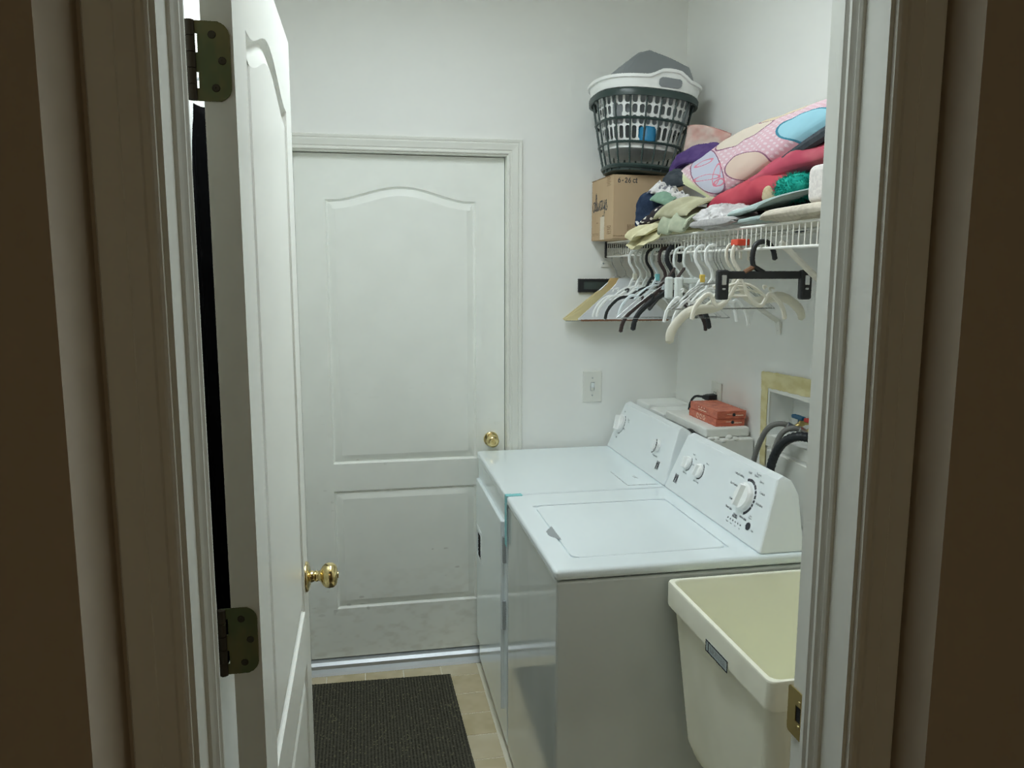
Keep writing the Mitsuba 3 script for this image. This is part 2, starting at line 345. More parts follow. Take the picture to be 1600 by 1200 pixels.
# ------------------------------------------------------------------ panelled doors
def panel_outline(w0, w1, z0, z1, rise, n=26):
    """counter-clockwise outline; with rise > 0 the top is an arch between two flat shoulders"""
    pts = []
    L = lambda a, b, k: [tuple(np.array(a) + (np.array(b) - np.array(a)) * i / k) for i in range(k)]
    pts += L((w0, z0), (w1, z0), 8) + L((w1, z0), (w1, z1), 8)
    if rise > 0:
        for i in range(n):
            tt = i / n; x = w1 + (w0 - w1) * tt
            b = .5 - .5 * math.cos(2 * math.pi * min(max((tt - .04) / .92, 0), 1))
            pts.append((x, z1 + rise * b ** .9))
    else: pts += L((w1, z1), (w0, z1), 8)
    pts += L((w0, z1), (w0, z0), 8)
    return np.array(pts)
def inset(P, d):
    a, b = np.roll(P, 1, 0), np.roll(P, -1, 0)
    e1, e2 = P - a, b - P
    e1 /= np.linalg.norm(e1, axis=1, keepdims=True); e2 /= np.linalg.norm(e2, axis=1, keepdims=True)
    n1, n2 = np.stack([-e1[:, 1], e1[:, 0]], 1), np.stack([-e2[:, 1], e2[:, 0]], 1)
    m = n1 + n2; m /= (1 + np.sum(n1 * n2, 1))[:, None]
    return P + m * d
def panel_mesh(P, th):
    """moulded raised panel, both faces, in (s, z, depth): front face at depth 0"""
    prof = [(0, 0), (.0015, .0045), (.007, .0095), (.010, .0098), (.012, .0085), (.034, .0012), (.0355, .0012)]
    R = [np.c_[inset(P, o), np.full(len(P), d)] for o, d in prof]
    f = loft(R, cap0=False, cap1=False)
    inner = Polygon(R[-1][:, :2]); tri = trimesh.creation.triangulate_polygon(inner, engine='earcut')
    cap = trimesh.Trimesh(np.c_[tri[0], np.full(len(tri[0]), prof[-1][1])], tri[1], process=False)
    front = cat(f, cap); back = front.copy(); back.vertices[:, 2] = th - back.vertices[:, 2]
    return cat(front, back)
def panel_door(key, origin, es, ed, W, H, th, m, up, lo, labelled=True):
    """es: along the width, ed: into the leaf; z up. up/lo = (s0, s1, z0, z1, rise)"""
    o = np.array(origin, float); ez = np.array([0, 0, 1.])
    P1, P2 = panel_outline(*up), panel_outline(*lo)
    leaf = Polygon([(0, 0), (W, 0), (W, H), (0, H)]).difference(Polygon(P1)).difference(Polygon(P2))
    put(key + '__leaf', frame(extr(leaf, th), o, es, ez, ed), m, False)
    for P in (P1, P2): part(key, 'panel', frame(panel_mesh(P, th), o, es, ez, ed), m, 20)
def knob(parent, name, base, axis, flip=1.0, scale=1.0, tip=True):
    rose = lathe(np.array([(0, 0), (.0325, 0), (.0325, .003), (.030, .006), (.020, .009), (.014, .011), (0, .011)]) * scale, 40)
    body = lathe(np.array([(.0, .008), (.0125, .008), (.0125, .014), (.0105, .018), (.0125, .022), (.0105, .026), (.0125, .031), (.020, .035), (.0255, .041), (.0275, .049), (.0265, .057), (.022, .063), (.016, .066), (.012, .0665), (.009, .065), (.0085, .0665), (0, .0668)]) * scale, 40)
    ax = np.asarray(axis, float); a = np.array([0, 0, 1.]) - ax * ax[2]; a /= np.linalg.norm(a)
    k = part(parent, name, frame(body, base, np.cross(a, ax), a, ax), 'm_brass', 40, label='polished brass knob')
    part(k, 'rosette', frame(rose, base, np.cross(a, ax), a, ax), 'm_brass', 40)
    but = lathe(np.array([(0, .0655), (.0075, .0655), (.007, .0685), (0, .069)]) * scale, 16)
    part(k, 'lock_button', frame(but, base, np.cross(a, ax), a, ax), 'm_brass_dull', 40)
    return k

d1 = sthing('door_1', 'closed white two-panel arch-top door in the far wall')
W1, H1 = DX1 - DX0, DZ1 - DZ0
panel_door(d1, (DX0, DY, DZ0), (1, 0, 0), (0, 1, 0), W1, H1, .035, 'm_door',
           (-.121 - DX0, .448 - DX0, .854 - DZ0, 1.872 - DZ0, .052), (-.121 - DX0, .445 - DX0, .256 - DZ0, .745 - DZ0, 0))
knob(d1, 'knob', (.506, DY - .0005, .933), (0, -1, 0), scale=.92)
th_ = [(3.155, 0), (3.155, .045), (3.110, .045), (3.104, .042), (3.092, .040), (3.080, .030), (3.076, .018), (3.066, .014), (3.058, .010), (3.052, .0005), (3.052, 0)]
tm = extr(Polygon(th_), W1 + .02); tm = frame(tm, (DX0 - .010, 0, 0), (0, 1, 0), (0, 0, 1), (1, 0, 0))
part(d1, 'threshold', tm, 'm_zinc', 25, label='scuffed metal threshold and door sweep')
# far door jamb and casing
t = sthing('trim_4', 'white jamb and moulded casing around the far door')
put(t + '__jamb', bx(DX0 - .0118, DX0 - .003, WY - .001, WY + .105, 0, DZ1 + .012), 'm_trim', False)
put(t + '__jamb_001', bx(DX1 + .003, DX1 + .0118, WY - .001, WY + .105, 0, DZ1 + .012), 'm_trim', False)
put(t + '__jamb_002', bx(DX0 - .003, DX1 + .003, WY - .001, WY + .105, DZ1 + .003, DZ1 + .0118), 'm_trim', False)
CAS = [(0, 0), (0, .008), (.003, .0095), (.007, .007), (.012, .007), (.015, .010), (.022, .0105), (.036, .013), (.040, .0105), (.044, .013), (.051, .014), (.054, .012), (.054, 0)]
CW = .054
def miter_casing(x0, x1, z1, y):
    """casing profile swept up the left side, across the head, down the right side, with mitred corners"""
    out = []
    for pts in ([(x0, 0, -1, 0), (x0, z1, -1, 1)], [(x0, z1, -1, 1), (x1, z1, 1, 1)], [(x1, z1, 1, 1), (x1, 0, 1, 0)]):
        rings = [np.array([(x + sx * o, y - h, z + sz * o) for o, h in CAS]) for x, z, sx, sz in pts]
        m = loft(rings); trimesh.repair.fix_normals(m); out.append(m)
    return out
for m_ in miter_casing(DX0 - .008, DX1 + .008, DZ1 + .008, WY): part(t, 'casing', m_, 'm_trim', 20)

# open door, hinged on the left jamb
d2 = sthing('door_2', 'white panelled door standing open on the left, seen edge-on')
TH = .006
e_s, e_d = np.array([math.sin(TH), math.cos(TH), 0]), np.array([-math.cos(TH), math.sin(TH), 0])
D2O, W2, H2, TK = np.array([-.1350, .992, .012]), .752, 2.055, .0345
panel_door(d2, D2O, e_s, e_d, W2, H2, TK, 'm_door_open', (.108, W2 - .108, .885, 1.900, .052), (.108, W2 - .108, .29, .772, 0))
kb = D2O + e_s * (W2 - .062) + np.array([0, 0, .945])
knob(d2, 'knob', kb - e_d * .0005, -e_d, scale=1.0)
knob(d2, 'knob', kb + e_d * (TK + .0005), e_d, scale=1.0)
def hinge(zc):
    y = D2O[1]
    h = .0435
    leaf = Polygon([(-.1815, -h), (-.150, -h), (-.150, h), (-.1815, h)]).union(sbox(-.152, -h + .016, -.1385, h - .016)).union(sbox(-.160, -h, -.1545, h)).union(Point(-.1545, h - .016).buffer(.016)).union(Point(-.1545, -h + .016).buffer(.016))
    for a, b in ((-.030, -.012), (.009, .030)): leaf = leaf.difference(sbox(-.183, a, -.1735, b))
    k = part(d2, 'hinge', frame(extr(leaf, .0022), (0, y - .0003, zc), (1, 0, 0), (0, 0, 1), (0, -1, 0)), 'm_hinge', False, label='bronze-green hinge leaf on the door edge')
    for i in range(5):
        z0 = zc - h + i * 2 * h / 5
        c = trimesh.creation.cylinder(radius=.0052, height=2 * h / 5 - .0008, sections=20); c.apply_translation((-.1808, y - .004, z0 + h / 5))
        part(k, 'knuckle', c, 'm_hinge_dark', 30)
    for dx, dz in ((-.1575, .029), (-.1475, .001), (-.1555, -.029)):
        s = lathe([(0, 0), (.0046, 0), (.0040, .0011), (.0012, .0013), (0, .0004)], 18)
        part(k, 'screw', frame(s, (dx, y - .0023, zc + dz), (1, 0, 0), (0, 0, 1), (0, -1, 0)), 'm_screw', 30)
hinge(1.846); hinge(1.148); hinge(.30)

# ------------------------------------------------------------------ light fittings (outside the frame)
lamp = thing('ceiling_light', 'long white fluorescent fitting on the laundry ceiling', 'light')
put(lamp + '__housing', rbox(.08, .40, 1.14, 2.24, CZ - .030, CZ, .01), 'm_plastic_white')
dm = trimesh.Trimesh([(.10, 1.16, CZ - .032), (.38, 1.16, CZ - .032), (.38, 2.22, CZ - .032), (.10, 2.22, CZ - .032)], [(0, 2, 1), (0, 3, 2)], process=False)
scene[lamp + '__diffuser'] = {**mikit.ply(dm, 'm_plastic_white', False), 'emitter': {'type': 'area', 'radiance': rgb(LAMP)}}
hl = thing('hall_light', 'round warm hallway ceiling light', 'light')
hm = lathe([(0, 0), (.12, 0), (.15, .03), (.15, .05), (0, .05)], 28)
if hm.volume < 0: hm.invert()
hm.apply_translation((.2, -1.6, 2.39))
scene[hl] = {**mikit.ply(hm, 'm_plastic_white', False), 'emitter': {'type': 'area', 'radiance': rgb(HALL)}}

# ------------------------------------------------------------------ washer and dryer
AX, AZ = .440, .899
CB = np.array([.973, 0, .899]); CT = np.array([.324, 0, .946]); CN = np.array([-.946, 0, .324])    # console face: base line, up, outward
def on_console(mesh, y, u, out=0.0):
    return frame(mesh, CB + CT * u + CN * (out + .0002) + np.array([0, y, 0]), (0, -1, 0), CT, CN)
def console(y0, y1):
    prof = [(.973, .899, 0), (1.030, 1.066, .032), (1.040, 1.083, .037), (1.055, 1.089, .040), (1.074, 1.078, .036), (1.090, 1.045, .026), (1.096, .899, 0)]
    r = .006
    P = []
    for x, z, tp in prof:
        c = np.array([1.035, .985]); d = c - np.array([x, z]); d /= np.linalg.norm(d)
        xx, zz = np.array([x, z]) + d * r
        if (x, z) == prof[0][:2]: xx, zz = np.array([.9755, .9065]) - CN[[0, 2]] * r
        if (x, z) == prof[1][:2]: xx, zz = np.array([1.030, 1.0655]) - CN[[0, 2]] * r
        P += [(xx, y0 + tp + r, max(zz, .905)), (xx, y1 - tp - r, max(zz, .905))]
    return hull(P, r)
def flat(poly, h=.0006): return extr(poly, h)
def arc_band(r0, r1, a0, a1, n=40):
    a = np.radians(np.linspace(a0, a1, n))
    return Polygon(list(zip(r1 * np.cos(a), r1 * np.sin(a))) + list(zip(r0 * np.cos(a[::-1]), r0 * np.sin(a[::-1]))))
def words(items, h, bold=False):
    """small printed words on a console: (text, s, u) with s to the right and u up, centred"""
    ms = []
    for tx, y, u in items:
        m = meshkit.text_mesh(tx, h, .0005, bold); b = m.bounds; m.apply_translation((-(b[0][0] + b[1][0]) / 2, -(b[0][1] + b[1][1]) / 2, 0))
        ms.append(on_console(m, y, u, .0002))
    return cat(*ms)
def dial(t, y, u, r, h, turn=0, ridge=True):
    k = part(t, 'knob', on_console(lathe([(0, 0), (r, 0), (r, h * .35), (r * .93, h * .45), (r * .90, h * .55), (0, h * .55)], 40), y, u, .0005), 'm_knob_white', 35)
    g = hull([(sx * r * .22, sy * r * .80, z) for sx in (-1, 1) for sy in (-1, 1) for z in (h * .3,)] + [(sx * r * .13, sy * r * .78, h * .97) for sx in (-1, 1) for sy in (-1, 1)], .0012, ICO1)
    g.apply_transform(trimesh.transformations.rotation_matrix(math.radians(turn), (0, 0, 1)))
    part(k, 'grip', on_console(g, y, u, .0005), 'm_knob_white', 25)
def emblem(t, y, u):
    """bold black emblem: three leaning bars joined by diagonals"""
    bars = [Polygon([(x, -.0145), (x + .0042, -.0145), (x + .0042, .0145), (x, .0145)]) for x in (-.0115, .0075)] + [Polygon([(-.002, .004), (.0022, .004), (.0022, .0145), (-.002, .0145)])]
    dg = [Polygon([(-.0115, -.0145), (-.0075, -.0145), (.0022, .0145), (-.002, .0145)]), Polygon([(-.002, -.0145), (.0022, -.0145), (.0117, .0145), (.0075, .0145)])]
    part(t, 'emblem', on_console(flat(unary_union(bars + dg)), y, u, .0003), 'm_print', False, label='small bold black emblem')

YS, Y0W, Y1D = 2.412, 1.757, 3.047
# washer
w = thing('washing_machine', 'white top-loading washing machine beside the cream utility sink', 'washing machine')
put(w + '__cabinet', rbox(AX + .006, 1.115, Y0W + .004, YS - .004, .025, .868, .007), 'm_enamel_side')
topm = trimesh.boolean.difference([rbox(AX, 1.118, Y0W, YS - .002, .872, AZ, .010), rbox(.500, .926, 1.833, 2.282, AZ - .006, AZ + .05, .004)], engine='manifold')
put(w + '__top', topm, 'm_enamel', 30)
lidp = rrect(.5065, .9225, 1.837, 2.2785, .03, 8)
lid_r = [np.c_[lidp, np.full(len(lidp), AZ - .0055)], np.c_[lidp, np.full(len(lidp), AZ - .0012)]]
for d, z in ((.002, .0002), (.005, .0006), (.06, .0012)):
    c = lidp.mean(0); lid_r.append(np.c_[c + (lidp - c) * (1 - d / .21), np.full(len(lidp), AZ + z)])
lid = part(w, 'lid', loft(lid_r), 'm_enamel', 30)
hc = hull([(.484, 2.005, AZ - .001), (.484, 2.045, AZ - .001), (.512, 2.085, AZ - .001), (.512, 1.965, AZ - .001), (.510, 2.08, AZ + .0016), (.510, 1.97, AZ + .0016), (.486, 2.01, AZ + .0006), (.486, 2.04, AZ + .0006)])
part(lid, 'finger_notch', hc, 'm_print_grey', 30, label='dark finger notch at the lid edge')
put(w + '__console', console(Y0W + .010, YS - .002), 'm_plastic_white')
put(w + '__toe_gap', bx(AX + .03, 1.08, Y0W + .02, YS - .02, .0, .028), 'm_shadow_gap', False)
dial(w, 1.918, .113, .0375, .030, -8)
seg = [arc_band(.0425, .050, a, b) for a, b in ((62, 112), (40, 58), (24, 36), (8, 20), (-6, 4), (-19, -10), (-68, -23))]
ring = unary_union(seg)
for a in (100, 82, 70, 48): ring = ring.difference(Point(.0462 * math.cos(math.radians(a)), .0462 * math.sin(math.radians(a))).buffer(.0017))
part(w, 'dial_scale', on_console(flat(ring), 1.918, .113, .0003), 'm_print', False)
dial(w, 2.302, .113, .021, .020, 4); dial(w, 2.212, .110, .021, .020, -12)
part(w, 'dial_scale', on_console(flat(arc_band(.0235, .0262, -85, 50)), 2.302, .113, .0003), 'm_print', False)
part(w, 'dial_scale', on_console(flat(arc_band(.0235, .0268, -95, 62)), 2.212, .110, .0003), 'm_print', False)
part(w, 'lettering', words([('Normal', 1.890, .183), ('Heavy', 1.900, .176), ('Light', 1.936, .176), ('Rinse', 1.866, .168), ('Casual', 1.846, .142), ('Delicates', 1.842, .112), ('Bulky/Bedding', 1.985, .158), ('Auto Sensing', 1.994, .127), ('Soak', 1.985, .088), ('Drain Spin', 1.980, .062), ('Clean', 1.935, .055), ('Washer', 1.935, .049), ('Rinse Spin', 1.894, .058)], .0058), 'm_print', False, kind='stuff')
part(w, 'lettering', words([('Load Size', 2.302, .080), ('Water Temp', 2.212, .074), ('Hot', 2.260, .136), ('Cold', 2.282, .146), ('Warm', 2.178, .140), ('Med', 2.265, .116)], .0048), 'm_print_grey', False, kind='stuff')
part(w, 'lettering', words([('Start', 1.862, .074), ('Pause', 1.862, .068), ('Hold', 1.832, .042)], .0042), 'm_print_grey', False, kind='stuff')
part(w, 'start_button', on_console(lathe([(0, 0), (.0105, 0), (.0100, .002), (.008, .0022), (0, .0018)], 28), 1.857, .047, .0003), 'm_print', 30, label='round dark start button')
for i in range(6):
    f = i / 5
    part(w, 'status_light', on_console(lathe([(0, 0), (.0024, 0), (.0022, .0007), (0, .0008)], 12), 1.966 - .0725 * f, .038, .0003), 'm_print', 30)
part(w, 'lettering', words([('Wash', 1.966, .028), ('Rinse', 1.942, .028), ('Spin', 1.918, .028), ('Lid', 1.894, .028)], .0030), 'm_print_grey', False, kind='stuff')
emblem(w, 2.346, .048)

# dryer
d = thing('dryer', 'white front-loading clothes dryer against the far wall', 'dryer')
put(d + '__cabinet', rbox(AX + .006, 1.115, YS + .004, Y1D, .025, .868, .007), 'm_enamel')
put(d + '__top', rbox(AX, 1.118, YS + .001, Y1D, .872, AZ, .009), 'm_enamel')
dd = trimesh.boolean.difference([rbox(AX - .006, AX + .012, 2.470, 3.030, .13, .795, .005), rbox(AX - .02, AX + .0065, 2.905, 3.006, .49, .60, .006)], engine='manifold')
dr_ = part(d, 'door', dd, 'm_enamel', 30)
part(dr_, 'handle_frame', trimesh.boolean.difference([rbox(AX - .0085, AX + .004, 2.893, 3.014, .478, .612, .004), rbox(AX - .03, AX + .03, 2.908, 2.999, .497, .593, .003)], engine='manifold'), 'm_plastic_white', 30)
for i in range(6):
    part(dr_, 'handle_slot', bx(AX - .0075, AX + .0045, 2.912, 2.972, .4985 + i * .0158, .5090 + i * .0158), 'm_shadow_gap', False)
for z0, z1 in ((.66, .75), (.43, .53)):
    part(d, 'door_hinge', rbox(AX - .004, AX + .008, 2.440, 2.452, z0, z1, .002), 'm_print_grey', 30)
put(d + '__toe_gap', bx(AX + .03, 1.08, YS + .02, Y1D - .02, .0, .028), 'm_shadow_gap', False)
put(d + '__console', console(YS + .001, Y1D - .012), 'm_plastic_white')
lint = sbox(.862, 2.450, .966, 2.632)
lm = cat(extr(lint, .0012)); lm.apply_translation((0, 0, AZ))
ls = part(d, 'lint_screen_cover', lm, 'm_enamel', False)
part(ls, 'seam', cat(bx(.8605, .8620, 2.449, 2.633, AZ - .0002, AZ + .0006), bx(.8605, .966, 2.4485, 2.4500, AZ - .0002, AZ + .0006)), 'm_print_grey', False)
lt = meshkit.text_mesh('LINT', .010, .0004); lt = frame(lt, (.915, 2.56, AZ + .0012), (0, -1, 0), (1, 0, 0), (0, 0, 1))
part(ls, 'lettering', lt, 'm_print_grey', False, kind='stuff')
dial(d, 2.965, .112, .0350, .028, 20); dial(d, 2.560, .110, .021, .020, 0)
part(d, 'dial_scale', on_console(flat(arc_band(.0390, .0412, -95, 60)), 2.965, .112, .0003), 'm_print', False)
part(d, 'dial_scale', on_console(flat(arc_band(.0240, .0275, -85, 65).union(arc_band(.0195, .0212, -55, 40))), 2.553, .110, .0212), 'm_print', False)
part(d, 'lettering', words([('Timed', 2.900, .140), ('Dry', 2.890, .132), ('Off', 2.965, .162), ('Auto', 2.965, .056), ('Temperature', 2.560, .074), ('Less', 3.02, .10), ('More', 2.915, .10)], .0055), 'm_print_grey', False, kind='stuff')
emblem(d, 2.513, .050)

tp = thing('tape_strip', 'strip of teal tape over the seam between washer and dryer', 'tape')
put(tp, cat(bx(AX - .0016, AX - .0006, 2.388, 2.420, .735, AZ + .001), bx(AX - .0016, .492, 2.394, 2.420, AZ + .0004, AZ + .0014)), 'm_tape_teal', False)

# ------------------------------------------------------------------ behind the dryer
fb = thing('foam_box', 'white foam box with lumpy foam edge behind the dryer, under the orange cartons', 'box')
put(fb + '__body', rbox(1.130, 1.277, 2.385, 2.745, .55, 1.058, .006), 'm_foam')
put(fb + '__lid', rbox(1.112, 1.270, 2.405, 2.760, 1.060, 1.092, .007), 'm_foam')
blobs = [lump((1.125 + .022 * i, 2.392 + .004 * (i % 2), 1.060 - .004 * (i % 3)), (.013, .010, .008 + .003 * (i % 2)), .3, 60, i, 2) for i in range(7)]
for b_ in blobs[:6]: part(fb, 'foam_blob', b_, 'm_foam', True)
sb = thing('storage_bin', 'white lidded bin with stepped lid in the far corner behind the dryer', 'bin')
put(sb + '__body', rbox(1.128, 1.275, 2.785, 3.050, .55, 1.040, .006), 'm_basket_white')
put(sb + '__lid', cat(rbox(1.112, 1.275, 2.775, 2.925, 1.040, 1.076, .008), rbox(1.104, 1.275, 2.915, 3.058, 1.040, 1.088, .008)), 'm_basket_white')
for i, (z0, z1, nm) in enumerate(((1.0925, 1.118, 'lower orange carton of two stacked on the white foam box'), (1.1185, 1.145, 'upper orange carton of two stacked on the white foam box'))):
    o = thing('orange_carton', nm, 'carton', 'orange cartons behind the dryer')
    x0, x1, y0, y1 = (1.158, 1.262, 2.428, 2.650) if i == 0 else (1.160, 1.264, 2.424, 2.645)
    put(o + '__carton', cbox(x0, x1, y0, y1, z0, z1, .0012), 'm_orange', False)
    pr = [flat(sbox(.004, .004, .030, .0225), .0003), flat(sbox(.062, .009, .094, .013), .0003), flat(sbox(.036, .014, .055, .0165), .0003)]
    ms = [frame(m_, (x0, y0 - .0001, z0), (1, 0, 0), (0, 0, 1), (0, -1, 0)) for m_ in pr[1:]]
    if i == 0:
        tri = [flat(Point(.055 + .026 * k, .013).buffer(.009).difference(Point(.055 + .026 * k, .013).buffer(.0055)), .0003) for k in range(3)]
    else:
        tri = [flat(Polygon([(.05 + .022 * k, .016), (.058 + .022 * k, .016), (.054 + .022 * k, .022)]), .0003) for k in range(3)] + [flat(sbox(.05, .008, .115, .0115), .0003)]
    ms += [frame(m_, (x0 - .0001, y1 - .02, z0), (0, -1, 0), (0, 0, 1), (-1, 0, 0)) for m_ in tri]
    part(o, 'print', cat(*ms), 'm_orange_light', False, label='pale printed marks', kind='stuff')
    part(o, 'window', frame(cat(flat(Point(.060, .0135).buffer(.0055), .0004)), (x0, y0 - .0001, z0), (1, 0, 0), (0, 0, 1), (0, -1, 0)), 'm_print', False, label='dark round printed spot')
part(d, 'power_cord', tube([(1.100, 2.60, .72), (1.104, 2.58, 1.00), (1.103, 2.52, 1.066), (1.101, 2.45, 1.058), (1.103, 2.428, 1.03), (1.112, 2.425, .80)], .0050, 8, 8), 'm_black', 40, label='black power cord over the back of the console')

# outlet and plug on the right wall
oc = thing('wall_outlet', 'white wall outlet with black plug on the right wall', 'outlet')
put(oc + '__plate', rbox(RX - .006, RX, 2.640, 2.722, 1.080, 1.205, .003), 'm_trim')
for z in (1.165, 1.125):
    rc = part(oc, 'receptacle', rbox(RX - .0085, RX - .004, 2.664, 2.698, z - .015, z + .015, .004), 'm_trim')
    for dy in (-.007, .007): part(rc, 'slot', bx(RX - .0092, RX - .0083, 2.681 + dy - .001, 2.681 + dy + .001, z - .002, z + .007), 'm_shadow_gap', False)
pl = thing('power_plug', 'black plug and cord pushed into the right wall outlet', 'plug')
put(pl + '__plug', hull([(RX - .010, 2.668, 1.158), (RX - .010, 2.694, 1.158), (RX - .010, 2.668, 1.136), (RX - .010, 2.694, 1.136), (RX - .036, 2.673, 1.156), (RX - .036, 2.700, 1.156), (RX - .036, 2.673, 1.139), (RX - .036, 2.700, 1.139), (RX - .048, 2.70, 1.151), (RX - .048, 2.70, 1.145)], .003), 'm_black')
put(pl + '__cord', tube([(RX - .048, 2.70, 1.148), (RX - .06, 2.73, 1.147), (RX - .068, 2.752, 1.130), (RX - .075, 2.764, 1.07), (RX - .08, 2.768, .9)], .0045, 8, 8), 'm_black', 40)

# light switch and dark plaque on the far wall
sw = thing('light_switch', 'white toggle light switch on the far wall beside the door', 'switch')
put(sw + '__plate', rbox(.876, .956, WY - .006, WY, 1.079, 1.207, .003), 'm_trim')
put(sw + '__toggle', cat(rbox(.911, .922, WY - .016, WY - .004, 1.140, 1.158, .002), ), 'm_plastic_white')
part(sw, 'slot', trimesh.boolean.difference([bx(.9075, .9250, WY - .0068, WY - .005, 1.126, 1.161), bx(.9095, .9230, WY - .01, WY, 1.128, 1.159)], engine='manifold'), 'm_print_grey', False)
for z in (1.178, 1.107): part(sw, 'screw', frame(lathe([(0, 0), (.0032, 0), (.0026, .001), (0, .0012)], 14), (.916, WY - .0058, z), (1, 0, 0), (0, 0, 1), (0, -1, 0)), 'm_print_grey', 30)
pq = thing('wall_plaque', 'dark rectangular plaque with hooks on the far wall behind hangers', 'plaque')
put(pq + '__frame', trimesh.boolean.difference([rbox(.850, 1.070, WY - .014, WY, 1.5235, 1.5765, .002), bx(.872, 1.05, WY - .03, WY - .010, 1.535, 1.566)], engine='manifold'), 'm_black', 30)
put(pq + '__inset', bx(.871, 1.051, WY - .0102, WY - .009, 1.534, 1.567), 'm_display', False)
for x in (.915, .925, .985, 1.03): part(pq, 'hook', tube([(x, WY - .008, 1.526), (x, WY - .012, 1.518), (x, WY - .020, 1.518), (x, WY - .023, 1.525)], .0018, 6, 4), 'm_black', 40)

# ------------------------------------------------------------------ washer outlet box, tape, hoses
ob = thing('outlet_box', 'white recessed plumbing box with blue and red valves in the right wall', 'outlet box')
cav = trimesh.boolean.difference([bx(RX + .0005, RX + .0845, 2.0105, 2.2995, 1.0835, 1.2355), bx(RX - .05, RX + .080, 2.015, 2.295, 1.088, 1.231)], engine='manifold')
put(ob + '__box', cav, 'm_basket_white', False)
fl = trimesh.boolean.difference([cbox(RX - .006, RX - .0002, 2.000, 2.310, 1.052, 1.246, .001), bx(RX - .05, RX + .05, 2.016, 2.294, 1.089, 1.230)], engine='manifold')
put(ob + '__flange', fl, 'm_trim', False)
put(ob + '__cover_plate', cbox(RX - .010, RX, 2.012, 2.290, .86, 1.040, .0015), 'm_trim', False)
for y, mm, nm in ((2.175, 'm_valve_blue', 'blue valve handle'), (2.105, 'm_red', 'red valve handle')):
    v = part(ob, 'valve', cat(tube([(RX + .075, y, 1.150), (RX + .030, y, 1.150)], .009, 12, smooth=False), tube([(RX + .045, y, 1.150), (RX + .020, y + .010, 1.128)], [.010, .009], 12, smooth=False)), 'm_brass_dull', 40)
    part(v, 'handle', cat(rbox(RX + .020, RX + .036, y - .030, y + .030, 1.160, 1.172, .003), tube([(RX + .030, y, 1.150), (RX + .030, y, 1.163)], .004, 8, smooth=False)), mm, 30, label=nm)
hg = 'washer hoses out of the plumbing box'
for y0, dy, lab in ((2.175, .055, 'thin grey supply hose arching out of the plumbing box, outermost'), (2.105, .02, 'grey supply hose arching out of the plumbing box, under the red valve')):
    h = thing('supply_hose', lab, 'hose', hg)
    put(h + '__hose', tube([(RX + .020, y0 + .010, 1.128), (RX - .010, y0 + .02, 1.143), (RX - .040, y0 + .03 + dy * .3, 1.130), (RX - .055, y0 + .04 + dy * .6, 1.080), (RX - .062, y0 + .045 + dy, 1.0), (RX - .075, y0 + .05 + dy, .70)], .0085, 10, 10), 'm_hose_grey', 40)
    put(h + '__coupling', tube([(RX + .022, y0 + .0095, 1.126), (RX - .002, y0 + .016, 1.139)], .0125, 12, smooth=False), 'm_steel', 40)
dh = thing('drain_hose', 'thick black drain hose curving from the plumbing box down behind the washer', 'hose')
dhp = smooth_path([(RX + .05, 2.055, 1.100), (RX - .002, 2.058, 1.126), (RX - .030, 2.080, 1.128), (RX - .048, 2.125, 1.100), (RX - .055, 2.158, 1.055), (RX - .062, 2.170, 1.00), (RX - .08, 2.175, .70)], 16)
rr_ = .0135 + .0010 * np.sin(np.arange(len(dhp)) * 1.9)
put(dh, tube(dhp, list(rr_), 12, smooth=False), 'm_hose_black', 40)
def tape_piece(name, pts, lab, seed):
    g = Polygon(pts).segmentize(.012)
    co = np.array(g.exterior.coords)[:-1]; rg = np.random.default_rng(seed); co = co + rg.uniform(-.0016, .0016, co.shape)
    single(name, frame(extr(Polygon(co), .0007), (RX - .0066 - .0004 * seed, 0, 0), (0, 1, 0), (0, 0, 1), (-1, 0, 0)) if True else None, 'm_masking', lab, 'tape', 'masking tape on the right wall', smooth=False)
tape_piece('masking_tape', [(2.060, 1.246), (2.348, 1.238), (2.350, 1.288), (2.200, 1.296), (2.060, 1.300)], 'yellowed masking tape strip along the top of the plumbing box', 1)
tape_piece('masking_tape', [(2.302, .985), (2.335, .985), (2.346, 1.240), (2.304, 1.240)], 'yellowed masking tape strip down the far side of the plumbing box', 2)

# ------------------------------------------------------------------ utility sink
sk = thing('utility_sink', 'cream plastic utility sink in front of the washing machine', 'sink')
SX0, SX1, SY0, SY1, SZ = .721, 1.262, 1.248, 1.752, .860
def ring(x0, x1, y0, y1, r, z): return np.c_[rrect(x0, x1, y0, y1, r, 6), np.full(28, z)]
def tub(k, z, r): return ring(SX0 + k, SX1 - k * .4, SY0 + k * .8, SY1 - k * .9, r, z)
outer = [tub(.100, .425, .05), tub(.075, .428, .06), tub(.048, .445, .06), tub(.038, .475, .05), tub(.013, .792, .03), tub(.010, .797, .025), tub(.001, .800, .020), tub(0, .806, .018), tub(0, SZ - .004, .016), tub(.002, SZ, .016)]
inner = [tub(.011, SZ, .020), tub(.014, SZ - .004, .022), tub(.020, .80, .03), tub(.050, .505, .05), tub(.075, .470, .05), tub(.10, .462, .05)]
put(sk + '__basin', loft(outer[1:] + inner), 'm_sink', 35)
put(sk + '__drain', frame(lathe([(0, 0), (.04, 0), (.04, .003), (.03, .002), (0, .001)], 24), (.98, 1.5, .4628), (1, 0, 0), (0, 1, 0), (0, 0, 1)), 'm_steel', 30)
for x, y in ((SX0 + .11, SY0 + .09), (SX0 + .11, SY1 - .10), (SX1 - .07, SY0 + .09), (SX1 - .07, SY1 - .10)):
    part(sk, 'leg', hull([(x + a * .018, y + b * .018, .445) for a in (-1, 1) for b in (-1, 1)] + [(x + a * .014, y + b * .014, .0) for a in (-1, 1) for b in (-1, 1)]), 'm_sink', False)
lab_o = np.array([SX0 - .0006, 1.517, .818])
